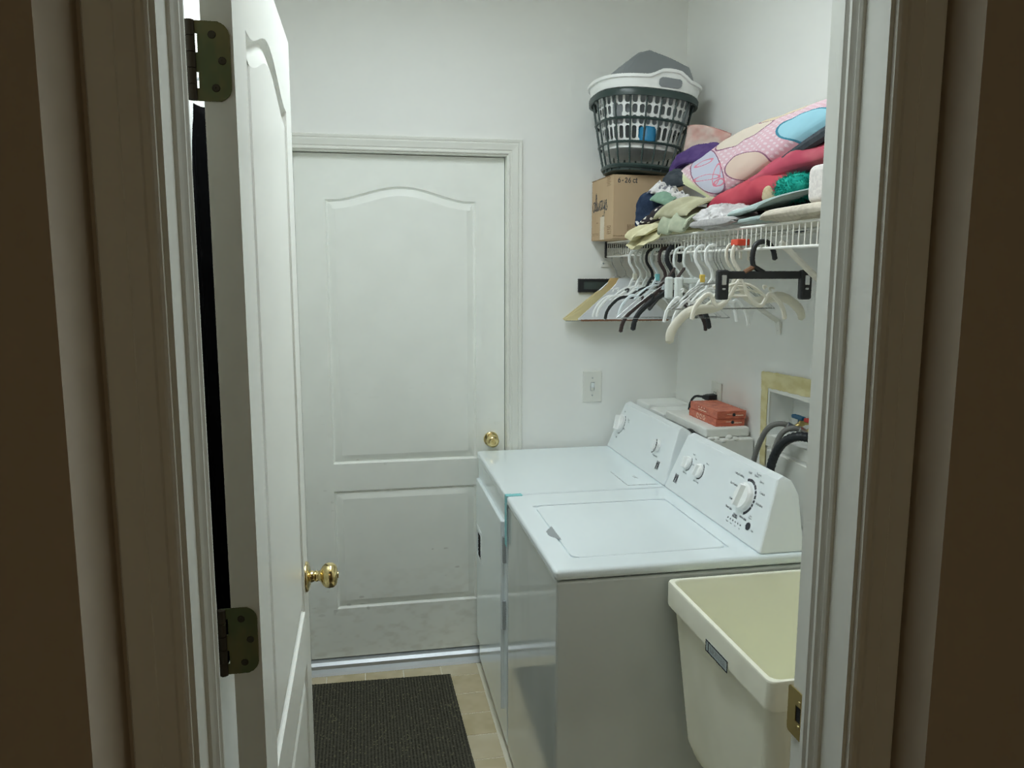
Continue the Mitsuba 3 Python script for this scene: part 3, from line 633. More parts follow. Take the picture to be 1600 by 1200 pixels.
labp = sbox(0, -.043, .104, 0)
lf = lambda poly, o: frame(flat(poly, .0005), lab_o + np.array([-o, 0, 0]), (0, -1, 0), (0, 0, 1), (-1, 0, 0))
lbk = part(sk, 'label_sticker', lf(sbox(0, -.026, .104, 0), 0), 'm_label', False, label='small blue-grey rectangular sticker')
part(lbk, 'border', lf(sbox(0, -.026, .104, 0).difference(sbox(.0025, -.0235, .1015, -.0025)).union(sbox(.012, -.026, .0145, 0)), .0006), 'm_print', False, kind='stuff')
lt = meshkit.text_mesh('MUSTEE', .011, .0005, True); b_ = lt.bounds; lt.apply_translation((-b_[0][0] + .022, -b_[0][1] - .0185, 0)); lt.apply_transform(np.diag([1.0, 1, 1, 1]))
lt.vertices[:, 0] = .022 + (lt.vertices[:, 0] - .022) * (.07 / (lt.bounds[1][0] - lt.bounds[0][0]))
part(lbk, 'lettering', frame(lt, lab_o + np.array([-.0006, 0, 0]), (0, -1, 0), (0, 0, 1), (-1, 0, 0)), 'm_print_grey', False, kind='stuff')

# ------------------------------------------------------------------ floor mat
mp = np.array([(-.45 + .112, 1.02), (.338, 1.02), (.334, 1.6), (.330, 2.3), (.316, 2.966), (.10, 2.973), (-.10, 2.979), (-.338, 2.985)])
mp[:, 0] = np.maximum(mp[:, 0], LX + .012)
single('floor_mat', vprofile(mp, .0005, .009), 'm_mat', 'dark grey-brown ribbed mat on the tile floor', 'mat', smooth=False)

# ------------------------------------------------------------------ black garment behind the open door
gb = thing('garment_bag', 'black garment bag hanging on the wall behind the open door', 'garment bag')
g_ = patch([[(LX + .085 + .008 * math.sin(3 * j), 1.42 + .19 * j, zz - (0.03 * abs(j - 1.9) if i == 0 else 0)) for j in range(5)] for i, zz in enumerate((1.938, 1.6, 1.25, .885))], .05, 40, 30, .004, 12, 3)
put(gb + '__bag', g_, 'm_black_cloth', True)
put(gb + '__hook', tube([(LX + .004, 1.80, 2.0), (LX + .05, 1.80, 2.0), (LX + .085, 1.80, 1.98), (LX + .085, 1.80, 1.91)], .003, 8, 6), 'm_steel', 40)

# ------------------------------------------------------------------ wire shelf
ws = thing('wire_shelf', 'white wire shelf with front lip on the right wall', 'shelf')
SFX, SZT, SZB, SYE, SYN = .967, 1.720, 1.664, 3.052, 1.02
for x, z, r in ((RX - .006, SZT - .003, .003), (1.12, SZT - .0045, .003), (SFX, SZT - .001, .0034), (SFX - .001, SZB, .0036)):
    part(ws, 'long_wire', tube([(x, SYN, z), (x, SYE, z)], r, 8, smooth=False), 'm_wire', 40)
cw = mikit.ply(tube([(RX - .004, 0, SZT), (1.12, 0, SZT), (SFX + .004, 0, SZT + .0005), (SFX, 0, SZT - .004), (SFX - .001, 0, SZB)], .00165, 6, smooth=False), 'm_wire', 40)
ncw = int((SYE - SYN) / .0246)
for i in range(ncw + 1): part(ws, 'cross_wire', cw, 'm_wire', xf=T().translate([0, SYE - .004 - i * .0246, 0]))
part(ws, 'end_bracket', cat(rbox(SFX - .008, SFX - .002, 3.050, 3.064, SZB - .005, SZT + .002, .001), bx(SFX - .004, RX, 3.061, 3.0648, SZT - .022, SZT - .006)), 'm_black', 30, label='dark end bracket')
eb = part(ws, 'end_plate', rbox(.945, .985, 3.058, 3.064, 1.622, 1.648, .002), 'm_wire')
part(eb, 'screw', frame(lathe([(0, 0), (.004, 0), (.003, .0015), (0, .002)], 14), (.953, 3.0578, 1.637), (1, 0, 0), (0, 0, 1), (0, -1, 0)), 'm_print_grey', 30)
for y in (1.728, 2.262):
    br = part(ws, 'brace', tube([(SFX + .002, y, SZB + .012), (1.10, y, 1.565), (RX - .004, y, 1.452)], .008, 8, smooth=False, flat=(.35, 1)), 'm_wire', 40)
    part(br, 'wall_foot', hull([(RX - .003, y - .012, 1.452), (RX - .003, y + .012, 1.452), (RX - .003, y - .010, 1.415), (RX - .003, y + .010, 1.415), (RX - .010, y - .012, 1.452), (RX - .010, y + .012, 1.452)], .002), 'm_wire')
    part(br, 'screw', frame(lathe([(0, 0), (.0035, 0), (.003, .0015), (0, .002)], 12), (RX - .0055, y, 1.428), (0, 1, 0), (0, 0, 1), (-1, 0, 0)), 'm_print_grey', 30)

# ------------------------------------------------------------------ hangers on the shelf lip
HCX, HZ = .966, 1.668
def hanger_xf(y, rot, dx=0., roll=0.): return lambda m: (lambda k: (k.apply_transform(trimesh.transformations.rotation_matrix(math.radians(roll), (0, 1, 0))), k.apply_transform(trimesh.transformations.rotation_matrix(math.radians(rot), (0, 0, 1))), k.apply_translation((HCX - .001 + dx, y, HZ)), k)[-1])(m.copy())
def hook_path(r, neck):
    return [(.021, 0, -.030), (.022, 0, -.012), (.013, 0, .004 + r), (0, 0, .0105 + r - .004), (-.014, 0, .003 + r), (-.023, 0, -.016), (-.016, 0, -.040), (-.003, 0, -.060), (0, 0, neck)]
def plastic_hanger(y, rot, m, label, group, half=.175, drop=.20, r=.0048, cut=False, tag=None, wide=False, roll=0.):
    h = thing('clothes_hanger', label, 'hanger', group); X = hanger_xf(y, rot, 0., roll)
    n = -.085
    put(h + '__hook', X(tube(hook_path(r, n), r, 8, 5, flat=(.8, 1))), m, 40)
    arms = []
    for s in (-1, 1):
        P = [(0, 0, n + .006), (s * .012, 0, n - .012), (s * .026, 0, n - .040), (s * .060, 0, n - .062), (s * half * .66, 0, -drop * .79), (s * half * .9, 0, -drop * .93), (s * half, 0, -drop - .012), (s * (half + .004), 0, -drop - .032)]
        arms.append(tube(P, [r * .9, r, r, r, r * 1.05, r * 1.1, r * 1.1] if not wide else [r, r * 1.3, r * 1.9, r * 2.6, r * 3.0, r * 2.8, r * 3.1, r * 2.7], 8, 6, flat=(.75, 1) if not wide else (.42, 1)))
    low = [tube([(-.024, 0, n - .038), (.024, 0, n - .038)], r * .7, 6, smooth=False), tube([(-.014, 0, n - .012), (.014, 0, n - .012)], r * .6, 6, smooth=False)]
    low.append(tube([(-half * .62, 0, -drop * .86), (-half * .3, 0, -drop * .66), (0, 0, -drop * .60), (half * .3, 0, -drop * .66), (half * .62, 0, -drop * .86)], r * .7, 6, 6))
    put(h + '__shoulders', X(cat(*arms)), m, 40)
    put(h + '__crossbars', X(cat(*low)), m, 40)
    for s in (-1, 1):
        part(h, 'strap_notch', X(tube([(s * half * .55, 0, -drop * .70), (s * half * .52, 0, -drop * .64), (s * half * .60, 0, -drop * .66)], r * .55, 6, 4)), m, 40)
    if tag: part(h, 'size_tag', X(rbox(-.007, .007, -.006, .006, n - .006, n + .016, .002)), tag, 30, label='small coloured neck tag')
    return h
def wire_hanger(y, rot, label, group, half=.2, drop=.245, paper=None, tube_m=None, r=.0013, dx=0.):
    h = thing('wire_hanger', label, 'hanger', group); X = hanger_xf(y, rot, dx)
    n = -.078
    put(h + '__hook', X(tube(hook_path(r, n), r, 6, 6)), 'm_wire_steel', 40)
    P = [(0, 0, n), (-.02, 0, n - .012), (-half * .42, 0, -drop * .60), (-half * .72, 0, -drop * .80), (-half, 0, -drop), (half, 0, -drop), (half * .72, 0, -drop * .80), (half * .42, 0, -drop * .60), (.02, 0, n - .012), (0, 0, n)]
    put(h + '__frame', X(tube(P, r, 6, smooth=False)), 'm_wire_steel', 40)
    if paper:
        R_ = [(.028, n - .010), (.044, n - .040), (half * .42, -drop * .58), (half * .72, -drop * .78), (half + .004, -drop + .006), (half + .004, -drop + .002)]; pts = Polygon(R_ + [(-x_, z_) for x_, z_ in R_[::-1]])
        pm = frame(extr(pts, .006), (0, .003, 0), (1, 0, 0), (0, 0, 1), (0, -1, 0)); pm = pm.subdivide().subdivide()
        pm.vertices[:, 1] += .004 * (meshkit.fbm(pm.vertices * 16, 3, int(y * 100)) - .5)
        part(h, 'paper_cover', X(pm), paper, False, label='paper cover' )
    if tube_m: part(h, 'cardboard_tube', X(tube([(-half + .008, 0, -drop), (half - .008, 0, -drop)], .0042, 8, smooth=False)), tube_m, 40)
    return h
def clip_hanger(y, rot, m, label, group, half, cliph, clip_m, chrome, r=.0065, bar=.011, red=False, clip_w=.013, barz=-.075, shift=0.):
    h = thing('clip_hanger', label, 'hanger', group); X = hanger_xf(y, rot)
    put(h + '__hook', X(tube([(.034, 0, -.030), (.028, 0, -.008), (.014, 0, .010), (0, 0, .0125), (-.016, 0, .006), (-.024, 0, -.014), (-.024, 0, -.036), (-.020, 0, -.050)], r * .8, 10, 5)), m, 40)
    L = tube([(-.020, 0, -.048), (-.044, 0, barz + .006)], r * .8, 8, smooth=False); R_ = tube([(-.020, 0, -.048), (.006, 0, barz + .006)], r * .8, 8, smooth=False)
    part(h, 'strut', X(L), 'm_hanger_brown' if not red else 'm_tube_brown', 40); part(h, 'strut', X(R_), m, 40)
    put(h + '__bar', X(rbox(-half + shift, half + shift, -.005, .005, barz - bar, barz + bar, .003)), m)
    for s in (-1, 1):
        xc = shift + s * (half - .004)
        c = part(h, 'clip', X(rbox(xc - clip_w, xc + clip_w, -.011, .011, barz - cliph, barz + bar + .003, .006)), clip_m)
        if chrome:
            part(c, 'spring', X(cat(rbox(xc - .006, xc + .006, -.0135, -.009, barz - .024, barz + .000, .0015), rbox(xc - .004, xc + .004, -.0130, -.009, barz - .036, barz - .031, .001))), 'm_steel', 30, label='chrome clip spring')
    return h
gw = 'white plastic hangers on the shelf lip'
wire_hanger(3.030, 0, 'wire hanger in a yellow-tan paper cover, farthest along the shelf', 'covered wire hangers', .214, .252, 'm_paper_tan', dx=.036)
wire_hanger(3.005, 2, 'second wire hanger in a yellow-tan paper cover, behind the white-covered one', 'covered wire hangers', .208, .254, 'm_paper_tan', dx=.028)
wire_hanger(2.962, -2, 'wire hanger in a white paper cover with brown cardboard tube', 'covered wire hangers', .184, .250, 'm_paper_white', 'm_tube_brown', dx=.050)
plastic_hanger(2.720, 3, 'm_hanger_white', 'white plastic hanger nearest the white paper cover', gw, .150, .190, tag='m_hanger_cream')
plastic_hanger(2.655, -2, 'm_hanger_white', 'white plastic hanger second from the white paper cover', gw, .152, .186)
plastic_hanger(2.590, 4, 'm_hanger_grey', 'greyish-white plastic hanger third from the white paper cover', gw, .150, .190)
plastic_hanger(2.545, 0, 'm_black', 'black plastic hanger half hidden behind white hangers', 'dark hangers on the shelf lip', .158, .186, r=.005)
plastic_hanger(2.500, 2, 'm_hanger_blue', 'pale bluish plastic hanger with teal neck tag', gw, .128, .176, tag='m_tape_teal')
plastic_hanger(2.430, 3, 'm_hanger_brown', 'dark brown plastic hanger with long drooping arm', 'dark hangers on the shelf lip', .145, .220, r=.006)
plastic_hanger(2.365, 6, 'm_black', 'glossy black plastic hanger nearer than the brown one', 'dark hangers on the shelf lip', .130, .208, r=.0078)
for i, y in enumerate((2.400, 2.385, 2.335)): wire_hanger(y, 3 - 4 * i, ('bare thin wire hanger nearest the dark hangers', 'bare thin wire hanger between dark hangers', 'bare thin wire hanger just before the clear clip hangers')[i], 'bare wire hangers', .175, .205, r=.0010)
for i, y in enumerate((2.300, 2.225)): clip_hanger(y, -4, 'm_hanger_grey', ('clear plastic clip hanger beside the black hanger', 'clear plastic clip hanger beside the white hanger with yellow neck tag')[i], 'clear clip hangers', .042, .055, 'm_hanger_grey', False, .0055, .008, clip_w=.0115, barz=-.088)
plastic_hanger(2.148, -4, 'm_hanger_white', 'white plastic hanger with yellow neck tag', gw, .105, .172, tag='m_yellow_tag', r=.005)
plastic_hanger(2.080, 0, 'm_hanger_white', 'white plastic hanger between the yellow-tagged and the broad ivory hanger', gw, .110, .178, r=.005)
for i, y in enumerate((2.030, 2.012, 1.992)): wire_hanger(y, 2 * i, ('bare thin wire hanger behind the broad ivory hanger, farthest', 'bare thin wire hanger behind the broad ivory hanger, middle', 'bare thin wire hanger behind the broad ivory hanger, nearest')[i], 'bare wire hangers', .15, .160, r=.0011)
plastic_hanger(1.962, 10, 'm_hanger_ivory', 'broad flat ivory hanger with strap notches reaching lowest', gw, .208, .184, r=.0046, wide=True, roll=-7)
plastic_hanger(1.915, -6, 'm_hanger_ivory', 'ivory plastic hanger with red sleeve at its hook', gw, .12, .15, r=.0058)
single('red_clip', rbox(HCX - .022, HCX + .012, 1.895, 1.935, 1.674, 1.690, .003), 'm_red_tag', 'small red plastic sleeve on the shelf lip', 'clip')
clip_hanger(1.806, -2, 'm_black', 'black trouser clip hanger nearest the doorway', None, .112, .060, 'm_black', True, .0078, .0095, True, .0145, barz=-.068, shift=.008)
for k in list(labels):
    if labels[k].get('group') is None and 'group' in labels[k]: del labels[k]['group']

# ------------------------------------------------------------------ cardboard box and baskets
cb = thing('cardboard_box', 'brown cardboard carton on the far end of the shelf under the baskets', 'box')
BX0, BX1, BY0, BY1, BZ0, BZ1 = .900, 1.165, 2.785, 3.052, 1.7235, 1.950
put(cb + '__carton', cbox(BX0, BX1, BY0, BY1, BZ0, BZ1, .002), 'm_cardboard', False)
put(cb + '__flap', cat(cbox(BX0 - .0015, BX0 + .001, BY0 + .001, BY1, BZ1 - .0006, BZ1 + .001, .0004), cbox(BX0, BX1, BY0 - .0015, BY0 + .001, BZ0 + .010, BZ0 + .0116, .0004)), 'm_cardboard_dark', False)
put(cb + '__packing_tape', bx(BX0 - .0012, BX0 + .0005, 2.885, 2.935, BZ0 + .001, BZ0 + .085), 'm_box_tape', False)
def stroke(P, wdt=.0022, n=10): return LineString(smooth_path(np.array(P, float), n)).buffer(wdt, cap_style=1)
S = []
ox = 0.
S.append(stroke([(.022, .034), (.006, .034), (.001, .012), (.010, .0), (.020, .016), (.022, .036), (.022, .008), (.030, .004)]))            # a
S.append(stroke([(.030, .004), (.040, .050), (.036, .066), (.031, .040), (.034, .006), (.042, .002)]))                                 # l
S.append(stroke([(.042, .002), (.046, .034), (.050, .004), (.056, .006), (.060, .030), (.065, .004), (.072, .008), (.076, .036)]))          # w
S.append(stroke([(.100, .034), (.086, .034), (.080, .014), (.088, .002), (.097, .016), (.100, .036), (.101, .008), (.108, .006)]))          # a
S.append(stroke([(.110, .036), (.113, .010), (.122, .008), (.128, .036), (.124, -.012), (.114, -.030), (.108, -.020)]))                 # y
S.append(stroke([(.130, .004), (.144, .036), (.146, .020), (.152, .006), (.142, .000), (.137, .006)]))                                 # s
lg = affinity.scale(unary_union(S), 1.18, 1.0, origin=(0, 0))
oy = 3.035
bxf = lambda poly, y, z, h=.0004: frame(flat(poly, h), (BX0 - .0001, y, z), (0, -1, 0), (0, 0, 1), (-1, 0, 0))
part(cb, 'lettering', bxf(lg, oy, 1.832), 'm_print', False, label='black cursive word always', kind='stuff')
fxf = lambda poly, x, z, h=.0004: frame(flat(poly, h), (x, BY0 - .0001, z), (1, 0, 0), (0, 0, 1), (0, -1, 0))
tx_ = meshkit.text_mesh('6-26 ct', .017, .0004, True); tx_.vertices[:, 0] *= .85
part(cb, 'lettering', frame(tx_, (.915, BY0 - .0001, 1.922), (1, 0, 0), (0, 0, 1), (0, -1, 0)), 'm_print', False, label='printed count 6-26 ct', kind='stuff')
sm = unary_union([sbox(.0, .0, .045, .03).difference(sbox(.003, .003, .042, .027)), sbox(.006, .006, .03, .010), sbox(.006, .014, .034, .018), sbox(.010, .021, .036, .0245)])
part(cb, 'print', cat(bxf(sm, 2.852, 1.742), bxf(unary_union([sbox(0, i * .006, .045 - .01 * (i % 2), i * .006 + .003) for i in range(6)]), 2.86, 1.915), bxf(sbox(0, 0, .08, .0018).union(sbox(0, .006, .08, .0078)), 3.04, 1.742), bxf(sbox(0, 0, .018, .004), 2.985, 1.787)), 'm_cardboard_dark', False, kind='stuff')
part(cb, 'print', cat(fxf(unary_union([sbox(i * .006, 0, i * .006 + .0035, .03) for i in range(5)] + [sbox(.045, 0, .050, .03), sbox(.060, .004, .068, .026)]), .955, 1.745)), 'm_cardboard_dark', False, kind='stuff')

BC = np.array([1.016, 2.862, 1.952])
TILT = trimesh.transformations.rotation_matrix(math.radians(4.0), (0, 1, 0), point=BC) @ trimesh.transformations.rotation_matrix(math.radians(-2), (1, 0, 0), point=BC)
def bxf_(m): m = m.copy(); m.apply_translation(BC); m.apply_transform(TILT); return m
def oval(rx, ry, z, n=56, p=2.5, z_fn=None):
    a = np.arange(n) * 2 * np.pi / n; c, s = np.cos(a), np.sin(a)
    k = (np.abs(c) ** p + np.abs(s) ** p) ** (-1 / p)
    return np.c_[rx * c * k, ry * s * k, np.full(n, z) if z_fn is None else z_fn(a)]
def at_oval(rx, ry, a, p=2.5):
    c, s = np.cos(a), np.sin(a); k = (np.abs(c) ** p + np.abs(s) ** p) ** (-1 / p); return rx * c * k, ry * s * k
BH, RB, RT = .268, (.118, .112), (.180, .166)
def rad(z): f = z / BH; return RB[0] + (RT[0] - RB[0]) * f ** .85, RB[1] + (RT[1] - RB[1]) * f ** .85
def hoop(z, r, dr_=0.): 
    a, b = rad(z); P = oval(a + dr_, b + dr_, z); return tube(np.vstack([P, P[:1]]), r, 6, smooth=False, cap=False)
gbk = thing('laundry_basket', 'dark green slatted laundry basket on the cardboard box', 'laundry basket', 'laundry baskets nested on the box')
for z, hgt in ((.098, .005), (.176, .005), (.020, .008)):
    part(gbk, 'hoop', bxf_(hoop(z, hgt)), 'm_green_plastic', 40)
a, b = RT
put(gbk + '__rim', bxf_(loft([oval(a - .004, b - .004, BH - .014), oval(a + .004, b + .004, BH - .022), oval(a + .011, b + .011, BH - .022), oval(a + .013, b + .013, BH - .004), oval(a + .010, b + .010, BH + .002), oval(a - .002, b - .002, BH + .002), oval(a - .004, b - .004, BH - .014)], False, False)), 'm_green_plastic', 40)
put(gbk + '__base', bxf_(loft([oval(.110, .104, 0), oval(.120, .114, .004), oval(.122, .116, .024), oval(.114, .108, .020), oval(.110, .104, .006)])), 'm_green_plastic', 40)
for i in range(20):
    th = 2 * np.pi * (i + .25) / 20; P = []
    for z in np.linspace(.006, BH - .010, 7):
        ra, rb_ = rad(z); x, y = at_oval(ra, rb_, th); P.append((x, y, z))
    part(gbk, 'slat', bxf_(tube(P, .0038, 6, smooth=False, flat=(1, .8))), 'm_green_plastic', 40)
# white basket nested inside: a wall with rows of oblong holes
wb = thing('laundry_basket', 'white laundry basket with oblong holes nested in the green one', 'laundry basket', 'laundry baskets nested on the box')
NC = 20
def shell_map(P2):
    """(angle, height) -> basket wall, slightly inside the green slats"""
    ra, rb_ = rad(np.clip(P2[:, 1], 0, None)); ra, rb_ = ra - .0125, rb_ - .0125
    c, s = np.cos(P2[:, 0]), np.sin(P2[:, 0]); k = (np.abs(c) ** 2.5 + np.abs(s) ** 2.5) ** (-1 / 2.5)
    return np.c_[ra * c * k, rb_ * s * k, P2[:, 1]]
cell_w = 2 * np.pi / NC
Z0, Z1 = .100, BH + .006
holes = []
for row, (za, zb) in enumerate(((.112, .152), (.160, .186), (.196, .222), (.230, .262))):
    hw = .0085 / .17
    holes.append([LineString([(c_, za + .006), (c_, zb - .006)]).buffer(.0078) for c_ in (0, cell_w / 2, cell_w)])
cellp = sbox(0, Z0, cell_w, Z1)
for hs in holes:
    for h_, c_ in zip(hs, (0, cell_w / 2, cell_w)): cellp = cellp.difference(affinity.scale(h_, 1 / .150, 1, origin=(c_, 0)))
ws_ = []
tri = trimesh.creation.triangulate_polygon(cellp.segmentize(.02), engine='earcut')
for i in range(NC):
    P2 = np.array(tri[0]) + [(i + .0) * cell_w, 0]
    ws_.append(trimesh.Trimesh(shell_map(P2), tri[1], process=False))
wall_b = cat(*ws_)
put(wb + '__wall', bxf_(wall_b), 'm_basket_white', False)
put(wb + '__bottom', bxf_(loft([oval(*(np.array(rad(.098)) - .0135), .0800), oval(*(np.array(rad(.098)) - .0125), .092), oval(*(np.array(rad(.098)) - .0125), .1005), oval(*(np.array(rad(.098)) - .016), .0985), oval(*(np.array(rad(.098)) - .018), .083)])), 'm_basket_white', 35)
def bump_z(base):
    def f(an):
        d = (an - math.radians(-80) + np.pi) % (2 * np.pi) - np.pi
        e = (an - math.radians(118) + np.pi) % (2 * np.pi) - np.pi
        return base + .026 * (np.exp(-(d / .30) ** 4) + np.exp(-(e / .30) ** 4))
    return f
rimz = BH + .006
rim = loft([oval(a - .010, b - .010, rimz - .004), oval(a + .006, b + .006, rimz), oval(a + .012, b + .012, 0, z_fn=bump_z(rimz + .030)), oval(a + .020, b + .020, 0, z_fn=bump_z(rimz + .030)), oval(a + .021, b + .021, 0, z_fn=bump_z(rimz + .040)), oval(a + .008, b + .008, 0, z_fn=bump_z(rimz + .042)), oval(a + .004, b + .004, rimz + .004), oval(a - .012, b - .012, rimz)], False, False)
ha = math.radians(-80)
hx, hy = at_oval(a + .01, b + .01, ha)
dirv = np.array([math.cos(ha), math.sin(ha), 0]); tang = np.array([-dirv[1], dirv[0], 0])
put(wb + '__rim', bxf_(rim), 'm_basket_white', 35)
hp = rrect(-.040, .040, .006, .036, .012, 5)
hm_ = []
for o_ in (.0085,):
    P = np.array([np.array([*at_oval(a + o_ + .0015 + .006 * (q_[1] / .03), b + o_ + .0015 + .006 * (q_[1] / .03), ha + q_[0] / .185), rimz + q_[1]]) for q_ in hp]); hm_.append(P)
P2_ = hm_[0] - dirv * .004
part(wb, 'handle_opening', bxf_(loft([P2_, hm_[0]])), 'm_grey_plastic', 30, label='grey handle opening')
# grey tub standing tilted inside the baskets
gt = thing('grey_tub', 'grey plastic tub upside down inside the white basket', 'tub')
tp_ = [(-.118, -.03, .317), (.158, -.02, .322), (-.112, -.07, .317), (.15, -.07, .320), (-.118, .05, .317), (.15, .05, .32), (-.128, -.10, .20), (-.11, .10, .20), (.128, -.10, .20), (.128, .10, .20), (-.115, -.095, .168), (.115, -.095, .168), (.115, .095, .168), (-.115, .095, .168), (.140, -.05, .386), (.142, .03, .380), (-.005, -.045, .428), (.010, .03, .430), (-.142, -.02, .328), (.170, -.01, .332), (.166, -.04, .340), (-.086, -.05, .378), (-.08, .05, .378), (-.108, -.04, .345), (-.044, -.05, .414), (.155, -.045, .362), (.070, -.045, .411), (-.09, -.05, .165), (.10, -.04, .165), (.0, .08, .165)]
put(gt + '__shell', bxf_(hull(tp_, .010)), 'm_grey_plastic', 40)
bb = thing('blue_bottle', 'bright blue bottle showing through the basket holes', 'bottle')
bt = lathe([(0, 0), (.030, 0), (.034, .006), (.034, .045), (.030, .052), (0, .054)], 24); bt.apply_translation((-.014, -.108, .1005))
put(bb, bxf_(bt), 'm_blue', 35)

# ------------------------------------------------------------------ the pile on the shelf
# big printed pillow: face towards the door side, rising to the near right
pg = np.array([[(1.070, 2.345, 1.830), (1.058, 2.45, 1.868), (1.040, 2.60, 1.925)],
               [(1.105, 2.15, 1.868), (1.115, 2.28, 1.930), (1.130, 2.45, 1.995)],
               [(1.105, 1.95, 1.918), (1.140, 2.08, 1.970), (1.160, 2.25, 2.032)],
               [(1.100, 1.76, 1.958), (1.140, 1.86, 1.990), (1.165, 1.98, 2.030)],
               [(1.095, 1.60, 1.985), (1.130, 1.68, 2.005), (1.160, 1.78, 2.030)]])
pm = patch(pg, .055, 60, 44, .004, 16, 2, bulge=.030, edge=.8)
def f_pillow(p, n, uv):
    u, v = uv.x, uv.y            # u along the pillow, v across
    def ell(cu, cv, ru, rv, ang=0.):
        c, s = math.cos(ang), math.sin(ang)
        a_, b_ = ((u - cu) * c + (v - cv) * s) / ru, (-(u - cu) * s + (v - cv) * c) / rv
        return dr.sqrt(a_ * a_ + b_ * b_)
    c = mix((.64, .40, .46), (.68, .49, .54), v)
    du, dv = u * 34, v * 14
    fu, fv = du - dr.floor(du) - .5, dv - dr.floor(dv) - .5
    c = mix(c, (.74, .64, .68), smoothstep(.32, .22, dr.sqrt(fu * fu + fv * fv)) * .8)
    def patch_(c, e, fill, line=(.28, .13, .2), w=.07):
        c = mix(c, line, smoothstep(1 + w, 1 + w * .6, e))
        return mix(c, fill, smoothstep(1.0, .97, e))
    c = patch_(c, ell(.13, .55, .085, .52, -.10), (.52, .52, .62))
    red = (.66, .18, .26)
    for r, wd in ((ell(.150, .72, .034, .10, .5), .35), (ell(.100, .42, .030, .17, .35), .25), (ell(.150, .34, .030, .17, -.35), .25), (ell(.126, .20, .040, .07, 0.), .4)):
        c = mix(c, red, smoothstep(1.0, .93, r) * smoothstep(1 - wd, 1.06 - wd, r) * .85)
    c = patch_(c, ell(.30, .16, .105, .24, .12), (.66, .52, .44))
    c = patch_(c, ell(.42, .78, .17, .20, .02), (.68, .59, .50))
    c = patch_(c, ell(.66, .18, .125, .30, .10), (.30, .56, .66), (.05, .22, .32), .10)
    c = patch_(c, ell(.70, .86, .16, .14), (.64, .53, .39))
    c = mix(c, (.72, .74, .48), smoothstep(.055, .035, u + .03 * (1 - v)))
    return c
mat('m_pillow', proc(f_pillow), .55, .2)
pk = thing('printed_pillow', 'large pink pillow with white dots and rounded colour patches leaning on the pile', 'pillow')
put(pk + '__cover', pm, 'm_pillow', True, uv=pm.metadata['uv2'])
put(pk + '__piping', tube([(1.070, 2.33, 1.818), (1.098, 2.14, 1.846), (1.096, 1.95, 1.892), (1.092, 1.76, 1.933), (1.088, 1.60, 1.960)], .015, 8, 8, flat=(1.1, 1)), 'm_slate', 40)
single('folded_cushion', patch([[(1.030, 2.27, 1.788), (1.040, 2.29, 1.800), (1.075, 2.32, 1.810)], [(1.040, 2.12, 1.782), (1.055, 2.14, 1.812), (1.12, 2.18, 1.838)], [(1.070, 1.97, 1.794), (1.080, 1.98, 1.828), (1.13, 2.02, 1.856)], [(1.085, 1.88, 1.798), (1.095, 1.88, 1.826), (1.14, 1.92, 1.840)]], .065, 40, 34, .007, 16, 8, bulge=.012, edge=.9), 'm_redpink', 'crimson folded cushion directly under the pink pillow', 'cushion', smooth=True)
single('rolled_cushion', patch([[(1.04, 2.06, 1.848), (1.075, 2.08, 1.870), (1.13, 2.10, 1.885)], [(1.07, 1.90, 1.860), (1.10, 1.90, 1.884), (1.15, 1.92, 1.915)], [(1.10, 1.74, 1.874), (1.12, 1.74, 1.900), (1.17, 1.76, 1.930)], [(1.12, 1.58, 1.888), (1.14, 1.58, 1.915), (1.18, 1.60, 1.945)]], .05, 40, 30, .005, 16, 12, bulge=.010, edge=.9), 'm_rose', 'rose-red cushion wedged between pink pillow and crimson cushion', 'cushion', smooth=True)
single('cushion_corner', patch([[(1.11, 1.72, 1.920), (1.13, 1.72, 1.935), (1.16, 1.74, 1.945)], [(1.12, 1.62, 1.925), (1.14, 1.62, 1.942), (1.17, 1.64, 1.955)], [(1.13, 1.50, 1.930), (1.15, 1.50, 1.955), (1.18, 1.52, 1.965)]], .045, 24, 24, .005, 16, 14, edge=.9), 'm_cream', 'pale yellow cushion end beside the door frame, above the rose cushion', 'cushion', smooth=True)
single('dark_blanket', lump((1.185, 1.93, 1.800), (.075, .34, .080), .18, 12, 31), 'm_slate', 'dark grey blanket heap at the back of the shelf under the cushions', 'blanket', smooth=True)
# far end: dark clothes
single('navy_garment', lump((1.010, 2.640, 1.800), (.075, .085, .085), .28, 15, 3), 'm_navy', 'crumpled navy garment beside the cardboard box', 'garment', smooth=True)
single('slate_garment', patch([[(1.00, 2.60, 1.875), (1.03, 2.63, 1.905), (1.07, 2.66, 1.92)], [(1.03, 2.55, 1.885), (1.06, 2.58, 1.920), (1.10, 2.62, 1.945)], [(1.06, 2.50, 1.89), (1.09, 2.52, 1.920), (1.14, 2.56, 1.95)]], .045, 30, 30, .012, 22, 21, edge=.8), 'm_slate', 'dark slate garment between the navy and the purple ones', 'garment', smooth=True)
single('purple_garment', patch([[(1.050, 2.66, 1.935), (1.075, 2.68, 1.955), (1.12, 2.70, 1.96)], [(1.075, 2.58, 1.965), (1.11, 2.60, 2.000), (1.16, 2.62, 2.005)], [(1.10, 2.50, 1.96), (1.14, 2.52, 1.995), (1.19, 2.54, 2.01)], [(1.15, 2.42, 1.93), (1.19, 2.44, 1.97), (1.23, 2.46, 1.99)]], .05, 34, 30, .012, 18, 23, edge=.8), 'm_purple', 'purple garment folded behind the pink pillow', 'garment', smooth=True)
